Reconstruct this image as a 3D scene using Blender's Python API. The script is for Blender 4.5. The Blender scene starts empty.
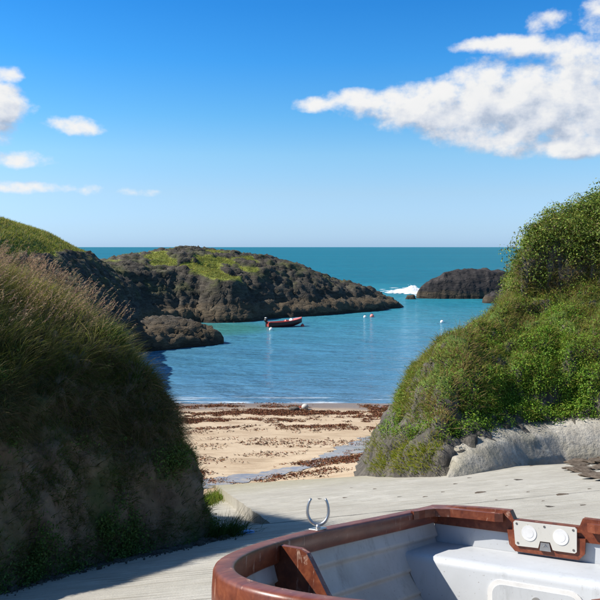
import bpy, bmesh, math, random
import numpy as np
from mathutils import Matrix, Vector

rng = np.random.default_rng(11)
random.seed(5)
SC = bpy.context.scene
COL = SC.collection
F = 724.0          # focal length in photo pixels (600 px wide photo)
CAMZ = 8.8         # camera height above the sea (z = 0)
R = math.radians

# ------------------------------------------------------------------ camera
cd = bpy.data.cameras.new('camera')
cam = bpy.data.objects.new('camera', cd)
COL.objects.link(cam)
cam.location = (0, 0, CAMZ)
cam.rotation_euler = (R(90), 0, 0)
cd.sensor_width = 36
cd.lens = 36 * F / 600
cd.shift_y = -(300 - 247) / 600
cd.clip_start = 0.05
cd.clip_end = 80000
SC.camera = cam

# ------------------------------------------------------------------ sun, sky
SUN_EL, SUN_AZ = 44.0, -85.0      # azimuth clockwise from +Y (view direction)
to_sun = Vector((math.sin(R(SUN_AZ)) * math.cos(R(SUN_EL)), math.cos(R(SUN_AZ)) * math.cos(R(SUN_EL)), math.sin(R(SUN_EL))))
sd = bpy.data.lights.new('sun', 'SUN')
sd.energy = 4.6
sd.angle = R(0.53)
sd.color = (1.0, 0.945, 0.86)
sun = bpy.data.objects.new('sun', sd)
sun.rotation_euler = to_sun.to_track_quat('Z', 'Y').to_euler()
sun.location = (-30, -10, 40)
COL.objects.link(sun)
SC.view_settings.view_transform = 'Standard'
SC.view_settings.look = 'None'
SC.view_settings.gamma = 1
SC.view_settings.exposure = 0.85


class NB:
    """small helper round a node tree"""
    def __init__(s, nt):
        s.nt = nt

    def n(s, typ, ins=None, **props):
        nd = s.nt.nodes.new(typ)
        for k, v in props.items():
            setattr(nd, k, v)
        for k, v in (ins or {}).items():
            if hasattr(v, 'is_linked') or isinstance(v, bpy.types.NodeSocket):
                s.nt.links.new(v, nd.inputs[k])
            else:
                nd.inputs[k].default_value = v
        return nd

    def m(s, op, a, b=0.0, c=0.0, clamp=False):
        nd = s.n('ShaderNodeMath', {0: a, 1: b, 2: c}, operation=op)
        nd.use_clamp = clamp
        return nd.outputs[0]

    def noise(s, vec, scale, detail=5, rough=.55, dist=0.0, out=0):
        nd = s.n('ShaderNodeTexNoise', {'Vector': vec, 'Scale': scale, 'Detail': detail, 'Roughness': rough, 'Distortion': dist})
        return nd.outputs[out]

    def mix(s, fac, a, b, blend='MIX'):
        nd = s.n('ShaderNodeMix', data_type='RGBA', blend_type=blend)
        for i, v in ((0, fac), (6, a), (7, b)):
            if isinstance(v, bpy.types.NodeSocket):
                s.nt.links.new(v, nd.inputs[i])
            else:
                nd.inputs[i].default_value = v if i == 0 else (*v, 1)[:4]
        return nd.outputs[2]

    def ramp(s, fac, stops, interp='LINEAR'):
        nd = s.n('ShaderNodeValToRGB', {0: fac})
        cr = nd.color_ramp
        cr.interpolation = interp
        while len(cr.elements) < len(stops):
            cr.elements.new(0.5)
        for e, (p, c) in zip(cr.elements, stops):
            e.position = p
            e.color = (*c, 1)[:4] if hasattr(c, '__len__') else (c, c, c, 1)
        return nd.outputs[0]

    def mapr(s, v, a, b, c=0.0, d=1.0, smooth=False):
        nd = s.n('ShaderNodeMapRange', {0: v, 1: a, 2: b, 3: c, 4: d}, interpolation_type='SMOOTHSTEP' if smooth else 'LINEAR')
        return nd.outputs[0]


world = bpy.data.worlds.new('World')
SC.world = world
world.use_nodes = True
world.cycles.sampling_method = 'NONE'      # the sky is smooth; the sun is its own lamp
wt = world.node_tree
wt.nodes.clear()
w = NB(wt)
sky = w.n('ShaderNodeTexSky', sky_type='NISHITA')
sky.sun_disc = False
sky.sun_elevation = R(SUN_EL)
sky.sun_rotation = R(SUN_AZ % 360)
sky.air_density = 1.0
sky.dust_density = 0.35
sky.ozone_density = 2.2
tc = w.n('ShaderNodeTexCoord')
# cloud density as a node group of a direction given as (azimuth, elevation) in degrees
g = bpy.data.node_groups.new('cloud_density', 'ShaderNodeTree')
g.interface.new_socket('P', in_out='INPUT', socket_type='NodeSocketVector')
g.interface.new_socket('D', in_out='OUTPUT', socket_type='NodeSocketFloat')
gb = NB(g)
gi = gb.n('NodeGroupInput')
go = gb.n('NodeGroupOutput')
sp = gb.n('ShaderNodeSeparateXYZ', {0: gi.outputs[0]})
AZ, EL = sp.outputs[0], sp.outputs[1]


def px2ang(u, v):
    a = math.atan((u - 300) / F)
    return math.degrees(a), math.degrees(math.atan((247 - v) / F * math.cos(a)))


clouds = [(322, 105, 34, 8, .8), (362, 104, 44, 15, 1), (408, 108, 46, 25, 1), (448, 110, 46, 34, 1.1), (486, 102, 46, 42, 1.2), (525, 104, 52, 44, 1.2), (572, 108, 60, 44, 1.2), (625, 110, 60, 46, 1.2),
          (500, 134, 70, 18, 1), (575, 146, 75, 13, 1), (640, 146, 50, 14, 1), (498, 44, 40, 9, .8), (540, 48, 46, 13, .95), (590, 62, 44, 22, 1), (650, 70, 60, 40, 1),
          (0, 104, 30, 20, 1.3), (72, 126, 30, 10, .9), (4, 73, 18, 9, .6), (10, 160, 34, 10, .75), (28, 187, 50, 6, .6), (92, 190, 16, 5, .5), (132, 192, 22, 4, .42),
          (545, 22, 22, 10, .45), (604, 12, 20, 20, .7), (-60, 120, 70, 30, .8), (-130, 90, 60, 40, 1)]
D = None
for (u, v, ru, rv, s_) in clouds:
    a, e = px2ang(u, v)
    ra, re = math.degrees(ru / F), math.degrees(rv / F)
    dx = gb.m('MULTIPLY', gb.m('SUBTRACT', AZ, a), 1 / ra)
    dy = gb.m('MULTIPLY', gb.m('SUBTRACT', EL, e), 1 / re)
    r2 = gb.m('ADD', gb.m('MULTIPLY', dx, dx), gb.m('MULTIPLY', dy, dy))
    q = gb.m('MULTIPLY', gb.m('SUBTRACT', 1.15, r2), s_)
    D = q if D is None else gb.m('SMOOTH_MAX', D, q, .25)
# scattered cumulus in the rest of the sky, the same kind as those in view
lowv = gb.n('ShaderNodeVectorMath', {0: gi.outputs[0], 1: (.035, .09, 0)}, operation='MULTIPLY').outputs[0]
far = gb.mapr(gb.noise(lowv, 1.0, 2), .55, .75, -1.0, 1.0)
side = gb.mapr(gb.m('ABSOLUTE', AZ), 27, 36, -3.0, 0.0)
D = gb.m('MAXIMUM', D, gb.m('ADD', far, side))
D = gb.m('MAXIMUM', D, -1.5)
nv = gb.n('ShaderNodeVectorMath', {0: gi.outputs[0], 1: (1, 1.35, 0)}, operation='MULTIPLY').outputs[0]
n1 = gb.n('ShaderNodeTexNoise', {'Vector': nv, 'Scale': .46, 'Detail': 7.0, 'Roughness': .56, 'Distortion': 0.0}, noise_dimensions='2D').outputs[0]
D = gb.m('ADD', D, gb.m('MULTIPLY', gb.m('SUBTRACT', n1, .5), 2.1))
g.links.new(D, go.inputs[0])

sx = w.n('ShaderNodeSeparateXYZ', {0: tc.outputs['Generated']})
az = w.m('MULTIPLY', w.m('ARCTAN2', sx.outputs[0], sx.outputs[1]), 57.29578)
el = w.m('MULTIPLY', w.m('ARCSINE', sx.outputs[2]), 57.29578)
P0 = w.n('ShaderNodeCombineXYZ', {0: az, 1: el}).outputs[0]
P1 = w.n('ShaderNodeVectorMath', {0: P0, 1: (-.7, 1.15, 0)}, operation='ADD').outputs[0]


def dens(P):
    nd = w.n('ShaderNodeGroup')
    nd.node_tree = g
    wt.links.new(P, nd.inputs[0])
    return nd.outputs[0]


d0, d1 = dens(P0), dens(P1)
alpha = w.mapr(d0, .0, 1.05, 0, 1, True)
alpha = w.m('MULTIPLY', alpha, w.mapr(el, 0.3, 3.0, 0, 1, True))
occ = w.m('ADD', w.m('MULTIPLY', w.mapr(d1, .2, 2.3), .70), w.m('MULTIPLY', w.mapr(w.m('SUBTRACT', d1, d0), -.55, .85), .62))
ccol = w.ramp(occ, [(0.0, (1.0, 1.0, 1.0)), (.25, (.96, .97, .98)), (.6, (.76, .81, .90)), (1.0, (.48, .57, .72))])
ccol = w.n('ShaderNodeVectorMath', {0: ccol, 1: (5.05, 5.05, 5.05)}, operation='MULTIPLY').outputs[0]
tint = w.ramp(w.m('DIVIDE', el, 60.0), [(0.0, (.33, .52, .98)), (.025, (.36, .51, .84)), (.07, (.42, .53, .70)), (.12, (.395, .58, .70)), (.17, (.26, .555, .73)), (.24, (.135, .50, .785)), (.31, (.085, .44, .765)), (.6, (.30, .54, .70)), (1.0, (.50, .62, .68))])
tint = w.n('ShaderNodeVectorMath', {0: tint, 1: (1.26, 1.26, 1.26)}, operation='MULTIPLY').outputs[0]
skyc = w.n('ShaderNodeVectorMath', {0: sky.outputs[0], 1: tint}, operation='MULTIPLY').outputs[0]      # deep summer blue in view; unseen sky above tinted less blue for neutral shade
mixc = w.mix(alpha, skyc, ccol)
bgn = w.n('ShaderNodeBackground', {'Color': mixc, 'Strength': 0.10})
wo = w.n('ShaderNodeOutputWorld', {'Surface': bgn.outputs[0]})

# ------------------------------------------------------------------ noise
_perm = np.random.default_rng(3).permutation(256)
_perm = np.concatenate([_perm, _perm, _perm])
_gr = np.random.default_rng(4).normal(size=(256, 3))
_gr /= np.linalg.norm(_gr, axis=1)[:, None]


def perlin(P):
    P = np.asarray(P, float)
    i = np.floor(P).astype(int)
    f = P - i
    u = f * f * f * (f * (f * 6 - 15) + 10)
    i &= 255
    out = 0
    for dx in (0, 1):
        for dy in (0, 1):
            for dz in (0, 1):
                h = _perm[_perm[_perm[(i[:, 0] + dx) & 255] + ((i[:, 1] + dy) & 255)] + ((i[:, 2] + dz) & 255)]
                gdot = (_gr[h] * (f - np.array([dx, dy, dz]))).sum(1)
                wgt = (u[:, 0] if dx else 1 - u[:, 0]) * (u[:, 1] if dy else 1 - u[:, 1]) * (u[:, 2] if dz else 1 - u[:, 2])
                out = out + gdot * wgt
    return out * 1.6


def fbm(P, freq, octv=4, gain=.5, ridged=False):
    P = np.asarray(P, float) * freq
    s, a, t = 0, 1, 0
    for k in range(octv):
        v = perlin(P + k * 17.3)
        if ridged:
            v = 1 - 2 * np.abs(v)
        s = s + a * v
        t += a
        a *= gain
        P = P * 2.03
    return s / t


def sstep(a, b, x):
    t = np.clip((x - a) / (b - a), 0, 1)
    return t * t * (3 - 2 * t)


# ------------------------------------------------------------------ mesh helpers
def tag(o, label=None, cat=None, group=None, kind=None):
    for k, v in (('label', label), ('category', cat), ('group', group), ('kind', kind)):
        if v:
            o[k] = v
    return o


def link(name, me, mat=None, parent=None):
    o = bpy.data.objects.new(name, me)
    COL.objects.link(o)
    if mat is not None and me is not None:
        me.materials.append(mat)
    if parent is not None:
        o.parent = parent
    return o


def mesh_np(name, V, faces, smooth=True, col=None):
    """V (n,3); faces: (m,3) or (m,4) int array"""
    me = bpy.data.meshes.new(name)
    V = np.ascontiguousarray(V, dtype=np.float32)
    faces = np.ascontiguousarray(faces, dtype=np.int32)
    k = faces.shape[1]
    me.vertices.add(len(V))
    me.vertices.foreach_set('co', V.ravel())
    me.loops.add(faces.size)
    me.loops.foreach_set('vertex_index', faces.ravel())
    me.polygons.add(len(faces))
    me.polygons.foreach_set('loop_start', np.arange(0, faces.size, k, dtype=np.int32))
    me.polygons.foreach_set('use_smooth', np.full(len(faces), smooth))
    me.update(calc_edges=True)
    if col is not None:
        at = me.color_attributes.new('Col', 'FLOAT_COLOR', 'POINT')
        c4 = np.ones((len(V), 4), np.float32)
        c4[:, :3] = col
        at.data.foreach_set('color', c4.ravel())
    me.validate()
    return me


def mesh_py(name, V, faces, smooth=False):
    me = bpy.data.meshes.new(name)
    me.from_pydata([tuple(v) for v in V], [], [tuple(f) for f in faces])
    if smooth:
        me.polygons.foreach_set('use_smooth', np.ones(len(me.polygons), bool))
    me.validate()
    me.update()
    return me


def bm_mesh(name, bm, smooth=False, recalc=True):
    if recalc:
        bmesh.ops.recalc_face_normals(bm, faces=bm.faces)
    me = bpy.data.meshes.new(name)
    bm.to_mesh(me)
    bm.free()
    if smooth:
        me.polygons.foreach_set('use_smooth', np.ones(len(me.polygons), bool))
    return me


def bevel(bm, off, seg=2):
    bmesh.ops.bevel(bm, geom=[e for e in bm.edges if len(e.link_faces) == 2 and e.calc_face_angle(0) > .5], offset=off, segments=seg, affect='EDGES', profile=.5)


def box(bm, c, s, rot=None):
    M = Matrix.Translation(c) @ (rot if rot is not None else Matrix.Identity(4)) @ Matrix.Diagonal((*s, 1))
    return bmesh.ops.create_cube(bm, size=1, matrix=M)['verts']


def tube(bm, pts, rad, n=8, cap=True):
    pts = [Vector(p) for p in pts]
    rr = rad if hasattr(rad, '__len__') else [rad] * len(pts)
    rings = []
    prev = None
    for i, p in enumerate(pts):
        t = (pts[min(i + 1, len(pts) - 1)] - pts[max(i - 1, 0)]).normalized()
        a = prev if prev is not None else (Vector((0, 0, 1)) if abs(t.z) < .9 else Vector((1, 0, 0)))
        x = (a - t * a.dot(t)).normalized()
        prev = x
        y = t.cross(x)
        rings.append([bm.verts.new(p + (x * math.cos(2 * math.pi * k / n) + y * math.sin(2 * math.pi * k / n)) * rr[i]) for k in range(n)])
    for a, b in zip(rings, rings[1:]):
        for k in range(n):
            bm.faces.new((a[k], a[(k + 1) % n], b[(k + 1) % n], b[k]))
    if cap:
        bm.faces.new(rings[0][::-1])
        bm.faces.new(rings[-1])


def prism(bm, poly, z0, z1, axis=2):
    """extrude a 2-D polygon; axis = the extrusion axis"""
    def mk(p, z):
        return {2: (p[0], p[1], z), 0: (z, p[0], p[1]), 1: (p[0], z, p[1])}[axis]
    a = [bm.verts.new(mk(p, z0)) for p in poly]
    b = [bm.verts.new(mk(p, z1)) for p in poly]
    n = len(poly)
    bm.faces.new(a[::-1])
    bm.faces.new(b)
    for k in range(n):
        bm.faces.new((a[k], a[(k + 1) % n], b[(k + 1) % n], b[k]))


# ------------------------------------------------------------------ materials
def mat(name):
    m = bpy.data.materials.new(name)
    m.use_nodes = True
    nt = m.node_tree
    nt.nodes.clear()
    b = NB(nt)
    out = b.n('ShaderNodeOutputMaterial')
    bs = b.n('ShaderNodeBsdfPrincipled')
    nt.links.new(bs.outputs[0], out.inputs[0])
    co = b.n('ShaderNodeTexCoord').outputs['Object']
    return m, b, bs, co, out


def setc(b, bs, col, rough=.8, bump=None, strength=.5, dist=.02, spec=None):
    for k, v in (('Base Color', col), ('Roughness', rough), ('Specular IOR Level', spec)):
        if v is None:
            continue
        if isinstance(v, bpy.types.NodeSocket):
            b.nt.links.new(v, bs.inputs[k])
        else:
            bs.inputs[k].default_value = (*v, 1) if hasattr(v, '__len__') else v
    if bump is not None:
        bn = b.n('ShaderNodeBump', {'Height': bump, 'Strength': strength, 'Distance': dist})
        b.nt.links.new(bn.outputs[0], bs.inputs['Normal'])


def simple(name, col, rough=.5, metal=0.0, var=.12, scale=12, spec=.5):
    m, b, bs, co, o = mat(name)
    n = b.noise(co, scale, 4)
    c = b.mix(b.mapr(n, .3, .7), tuple(x * (1 - var) for x in col), tuple(min(1, x * (1 + var)) for x in col))
    setc(b, bs, c, rough, n, .15, .005, spec)
    bs.inputs['Metallic'].default_value = metal
    return m


def m_concrete():
    m, b, bs, co, o = mat('slip_concrete')
    big = b.noise(co, .55, 5, .6)
    mid = b.noise(co, 3.1, 6, .65)
    fine = b.noise(co, 38, 4, .6)
    sc = b.n('ShaderNodeVectorMath', {0: co, 1: (.10, 1.0, 0)}, operation='MULTIPLY').outputs[0]
    streak = b.noise(sc, 6.5, 4, .6, .5)
    sc2 = b.n('ShaderNodeVectorMath', {0: co, 1: (.05, 1.0, 0)}, operation='MULTIPLY').outputs[0]
    groove = b.n('ShaderNodeTexWave', {'Vector': b.n('ShaderNodeVectorMath', {0: co, 1: (-.05, 1.0, 0)}, operation='MULTIPLY').outputs[0], 'Scale': 2.3, 'Distortion': 5.5, 'Detail': 4.0, 'Detail Scale': .55, 'Detail Roughness': .65}, bands_direction='Y').outputs[1]
    wear = b.m('MULTIPLY', b.mapr(b.noise(co, .9, 5, .65), .40, .62), b.mapr(b.noise(sc2, 1.7, 4, .6), .35, .6))
    gl = b.m('MULTIPLY', b.mapr(groove, .0, .30, 1.0, 0.0), wear)
    c = b.ramp(big, [(.25, (.27, .25, .215)), (.5, (.36, .34, .295)), (.75, (.42, .40, .355))])
    c = b.mix(b.mapr(mid, .35, .7), c, (.30, .285, .245))
    c = b.mix(b.m('MULTIPLY', b.mapr(streak, .53, .70), .55), c, (.215, .195, .15))
    c = b.mix(b.m('MULTIPLY', gl, .75), c, (.14, .125, .10))
    c = b.mix(b.m('MULTIPLY', b.mapr(fine, .52, .75), .5), c, (.24, .22, .19))
    sep = b.n('ShaderNodeSeparateXYZ', {0: co})
    algae = b.m('MULTIPLY', b.mapr(b.m('ADD', sep.outputs[1], b.m('MULTIPLY', mid, 2.5)), 20.8, 25.5), .75)
    c = b.mix(algae, c, (.26, .235, .15))
    hgt = b.m('ADD', b.m('ADD', b.m('MULTIPLY', gl, -.9), b.m('MULTIPLY', fine, .45)), b.m('ADD', b.m('MULTIPLY', streak, .7), b.m('MULTIPLY', mid, .8)))
    setc(b, bs, c, .88, hgt, .55, .03, .25)
    return m


def m_sand():
    m, b, bs, co, o = mat('sand')
    sep = b.n('ShaderNodeSeparateXYZ', {0: co})
    st = b.n('ShaderNodeVectorMath', {0: co, 1: (.35, 1, 1)}, operation='MULTIPLY').outputs[0]
    big = b.noise(st, .35, 5, .6)
    mid = b.noise(st, 2.2, 6, .65)
    fine = b.noise(co, 45, 3)
    c = b.ramp(big, [(.3, (.37, .275, .18)), (.5, (.43, .335, .23)), (.7, (.47, .38, .275))])
    c = b.mix(b.mapr(mid, .45, .7), c, (.31, .225, .145))
    c = b.mix(b.m('MULTIPLY', b.mapr(fine, .5, .8), .35), c, (.24, .165, .10))
    # wet sand at the water's edge
    wet = b.mapr(b.m('ADD', sep.outputs[1], b.m('MULTIPLY', big, 3.0)), 39.5, 41.6, 0, 1, True)
    c = b.mix(wet, c, (.20, .145, .10))
    rough = b.mapr(wet, 0, 1, .92, .25)
    h = b.m('ADD', b.m('MULTIPLY', mid, 1.0), b.m('MULTIPLY', fine, .15))
    setc(b, bs, c, rough, h, .7, .08, .3)
    return m


def m_sea():
    m, b, bs, co, o = mat('sea_water')
    sep = b.n('ShaderNodeSeparateXYZ', {0: co})
    X, Y = sep.outputs[0], sep.outputs[1]
    st = b.n('ShaderNodeVectorMath', {0: co, 1: (.22, 1, 1)}, operation='MULTIPLY').outputs[0]
    n_big = b.noise(st, .035, 4, .55)
    n_far = b.noise(b.n('ShaderNodeVectorMath', {0: co, 1: (.02, .12, 1)}, operation='MULTIPLY').outputs[0], .06, 5, .6)
    depth = b.m('ADD', Y, b.m('MULTIPLY', b.m('SUBTRACT', n_big, .5), 30))
    c = b.ramp(b.mapr(depth, 38, 190), [(0, (.10, .185, .28)), (.08, (.062, .175, .275)), (.35, (.042, .195, .26)), (.6, (.016, .175, .225)), (1, (.002, .115, .165))])
    c = b.mix(b.m('MULTIPLY', b.mapr(n_far, .42, .66), .45), c, (.001, .08, .125))
    # the shallow sandy cove behind the rock spit is green
    dx = b.m('MULTIPLY', b.m('ADD', X, 9.0), 1 / 7.0)
    dy = b.m('MULTIPLY', b.m('SUBTRACT', Y, 78.0), 1 / 7.5)
    r2 = b.m('ADD', b.m('MULTIPLY', dx, dx), b.m('MULTIPLY', dy, dy))
    sh = b.m('MULTIPLY', b.mapr(b.m('ADD', r2, b.m('MULTIPLY', n_big, .5)), .35, 1.45, 1, 0, True), .75)
    c = b.mix(sh, c, (.035, .15, .115))
    # thin foam lines of spent ripples along the beach
    wl = b.n('ShaderNodeVectorMath', {0: co, 1: (.14, 1.0, 1)}, operation='MULTIPLY').outputs[0]
    fo = b.noise(wl, 1.5, 5, .62, .3)
    near = b.m('MULTIPLY', b.mapr(Y, 40.4, 43.5, 1, 0), b.mapr(Y, 39.0, 40.3, 0, 1))
    foam = b.m('MULTIPLY', b.mapr(fo, .53, .60), near)
    c = b.mix(b.m('MULTIPLY', foam, .7), c, (.75, .78, .8))
    # wavelets: short near, longer far off
    v1 = b.n('ShaderNodeVectorMath', {0: co, 1: (.42, 1, 1)}, operation='MULTIPLY').outputs[0]
    w1 = b.noise(v1, 1.9, 4, .6, .4)
    w2 = b.noise(v1, .38, 4, .6, .3)
    w3 = b.noise(v1, .07, 4, .6, .2)
    h = b.m('ADD', b.m('MULTIPLY', w1, .16), b.m('ADD', b.m('MULTIPLY', w2, 1.15), b.m('MULTIPLY', w3, 2.6)))
    bn = b.n('ShaderNodeBump', {'Height': h, 'Strength': .85, 'Distance': 1.0}).outputs[0]
    dif = b.n('ShaderNodeBsdfDiffuse', {'Color': c, 'Normal': bn})
    glo = b.n('ShaderNodeBsdfGlossy', {'Color': (1, 1, 1, 1), 'Roughness': .10, 'Normal': bn})
    # a wind-roughened sea never reaches mirror reflectance at grazing angles
    fr = b.m('MINIMUM', b.m('MULTIPLY', b.n('ShaderNodeFresnel', {'IOR': 1.33, 'Normal': bn}).outputs[0], .9), b.mapr(Y, 42, 130, .55, .14))
    mx = b.n('ShaderNodeMixShader', {0: fr, 1: dif.outputs[0], 2: glo.outputs[0]})
    b.nt.links.new(mx.outputs[0], o.inputs[0])
    return m


def m_rock(name, c0, c1, c2, green=0.0, scale=1.0, greencol=(.10, .14, .025), zlow=None, crack=.6, olive=.65, stretch=(.5, .5, 2.2)):
    """bedded dark rock; optional turf on the flatter tops, olive weed band near the waterline"""
    m, b, bs, co, o = mat(name)
    geo = b.n('ShaderNodeNewGeometry')
    rot = b.n('ShaderNodeMapping', {'Vector': co, 'Rotation': (.5, .35, .3), 'Scale': stretch}).outputs[0]
    n1 = b.noise(rot, .9 * scale, 7, .65, .4)
    n2 = b.noise(co, 3.5 * scale, 6, .65)
    cr = b.n('ShaderNodeTexVoronoi', {'Vector': b.n('ShaderNodeVectorMath', {0: rot, 1: b.noise(co, 1.5 * scale, 3, out=1)}, operation='ADD').outputs[0], 'Scale': 1.6 * scale}, feature='DISTANCE_TO_EDGE').outputs[0]
    c = b.ramp(n1, [(.3, c0), (.5, c1), (.72, c2)])
    c = b.mix(b.m('MULTIPLY', b.mapr(n2, .45, .75), .6), c, tuple(x * .5 for x in c1))
    c = b.mix(b.mapr(cr, 0, .05, crack, 0), c, tuple(x * .35 for x in c0))
    sep = b.n('ShaderNodeSeparateXYZ', {0: co})
    if zlow:
        zz = b.m('ADD', sep.outputs[2], b.m('MULTIPLY', b.m('SUBTRACT', n1, .5), 2.2))
        c = b.mix(b.m('MULTIPLY', b.mapr(zz, zlow * 1.35, zlow * .75, 0, 1, True), .6), c, (.10, .072, .04))
        c = b.mix(b.m('MULTIPLY', b.mapr(zz, .75, .25, 0, 1, True), .85), c, (.022, .018, .013))
    if green:
        nz = b.n('ShaderNodeSeparateXYZ', {0: geo.outputs['Normal']}).outputs[2]
        att = b.n('ShaderNodeAttribute', attribute_name='Col').outputs[0]
        gs = b.n('ShaderNodeSeparateXYZ', {0: att}).outputs[0]
        gm = b.m('MULTIPLY', b.mapr(b.m('ADD', nz, b.m('MULTIPLY', b.m('SUBTRACT', n2, .5), .5)), .45, .7), gs)
        gm = b.m('MULTIPLY', b.mapr(b.m('ADD', gm, b.m('MULTIPLY', b.m('SUBTRACT', n1, .5), .7)), .3, .6), green)
        gc = b.ramp(b.noise(co, 1.1 * scale, 6, .7), [(.3, tuple(x * .45 for x in greencol)), (.5, greencol), (.7, (greencol[0] * 1.9, greencol[1] * 1.5, greencol[2] * 1.5))])
        oliv = b.m('MULTIPLY', b.mapr(b.noise(co, .55 * scale, 5, .65), .47, .62), b.m('MULTIPLY', b.mapr(nz, .25, .7, 0, olive), b.mapr(sep.outputs[2], 2.6, 4.2)))
        c = b.mix(oliv, c, (.075, .08, .025))
        c = b.mix(gm, c, gc)
    h = b.m('ADD', b.m('MULTIPLY', n1, 1.0), b.m('ADD', b.m('MULTIPLY', n2, .45), b.m('MULTIPLY', b.mapr(cr, 0, .08), .4 * crack)))
    setc(b, bs, c, .85, h, .8, min(.25 / scale, .22), .25)
    return m


def m_soil(name, c0, c1, moss):
    m, b, bs, co, o = mat(name)
    n1 = b.noise(co, 1.4, 7, .65, .3)
    n2 = b.noise(co, 7, 6, .65)
    n3 = b.noise(co, .8, 4, .6)
    c = b.ramp(n1, [(.3, c0), (.55, c1), (.75, tuple(x * 1.5 for x in c1))])
    c = b.mix(b.m('MULTIPLY', b.mapr(n2, .5, .75), .7), c, tuple(x * .5 for x in c0))
    c = b.mix(b.m('MULTIPLY', b.mapr(n3, .48, .62), .75), c, moss)
    setc(b, bs, c, .92, b.m('ADD', n1, b.m('MULTIPLY', n2, .5)), .9, .12, .2)
    return m


def m_blade(name, trans=.35, rough=.55):
    m, b, bs, co, out = mat(name)
    att = b.n('ShaderNodeAttribute', attribute_name='Col').outputs[0]
    setc(b, bs, att, rough, spec=.16)
    tr = b.n('ShaderNodeBsdfTranslucent', {0: b.mix(.5, att, (.8, .9, .15), 'MULTIPLY')})
    tr2 = b.n('ShaderNodeBsdfTranslucent', {0: att})
    mx = b.n('ShaderNodeMixShader', {0: trans, 1: bs.outputs[0], 2: tr2.outputs[0]})
    b.nt.links.new(mx.outputs[0], out.inputs[0])
    b.nt.nodes.remove(tr)
    return m


def m_varnish():
    m, b, bs, co, o = mat('varnished_mahogany')
    st = b.n('ShaderNodeVectorMath', {0: co, 1: (2.0, 9.0, 9.0)}, operation='MULTIPLY').outputs[0]
    gr = b.noise(st, 3.0, 6, .6, .6)
    bl = b.noise(co, 5.0, 5, .6)
    c = b.ramp(gr, [(.3, (.085, .020, .009)), (.5, (.150, .038, .016)), (.7, (.215, .065, .028))])
    c = b.mix(b.mapr(bl, .45, .75, 0, .6), c, (.10, .024, .012))
    # worn pale scuffs where the varnish has gone
    sv = b.n('ShaderNodeVectorMath', {0: co, 1: (1.0, 1.0, .35)}, operation='MULTIPLY').outputs[0]
    sc = b.mapr(b.noise(sv, 15, 5, .72, 1.2), .60, .66)
    sc = b.m('MULTIPLY', sc, b.mapr(b.noise(co, 3.6, 2), .47, .58))
    c = b.mix(b.m('MULTIPLY', sc, .8), c, (.50, .33, .24))
    spk = b.mapr(b.noise(co, 60, 3, .6), .68, .74)
    c = b.mix(b.m('MULTIPLY', spk, .5), c, (.42, .22, .14))
    rough = b.mapr(b.m('ADD', bl, sc), .3, .9, .30, .6)
    setc(b, bs, c, rough, b.m('ADD', gr, b.m('MULTIPLY', sc, -.6)), .12, .006, .4)
    bs.inputs['Coat Weight'].default_value = .15
    bs.inputs['Coat Roughness'].default_value = .3
    return m


def m_gelcoat(name, base, dirt, amt=.5):
    m, b, bs, co, o = mat(name)
    n = b.noise(co, 2.5, 6, .65)
    st = b.n('ShaderNodeVectorMath', {0: co, 1: (1, 1, .25)}, operation='MULTIPLY').outputs[0]
    n2 = b.noise(st, 11, 6, .7)
    spk = b.mapr(b.noise(co, 75, 3, .6), .66, .72)
    c = b.mix(b.m('MULTIPLY', b.mapr(n, .4, .7), amt), base, dirt)
    c = b.mix(b.m('MULTIPLY', b.mapr(n2, .55, .75), amt), c, tuple(x * .75 for x in dirt))
    c = b.mix(b.m('MULTIPLY', spk, .5), c, (.16, .13, .10))
    setc(b, bs, c, b.mapr(n, .3, .7, .38, .6), n2, .1, .004, .4)
    return m


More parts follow.
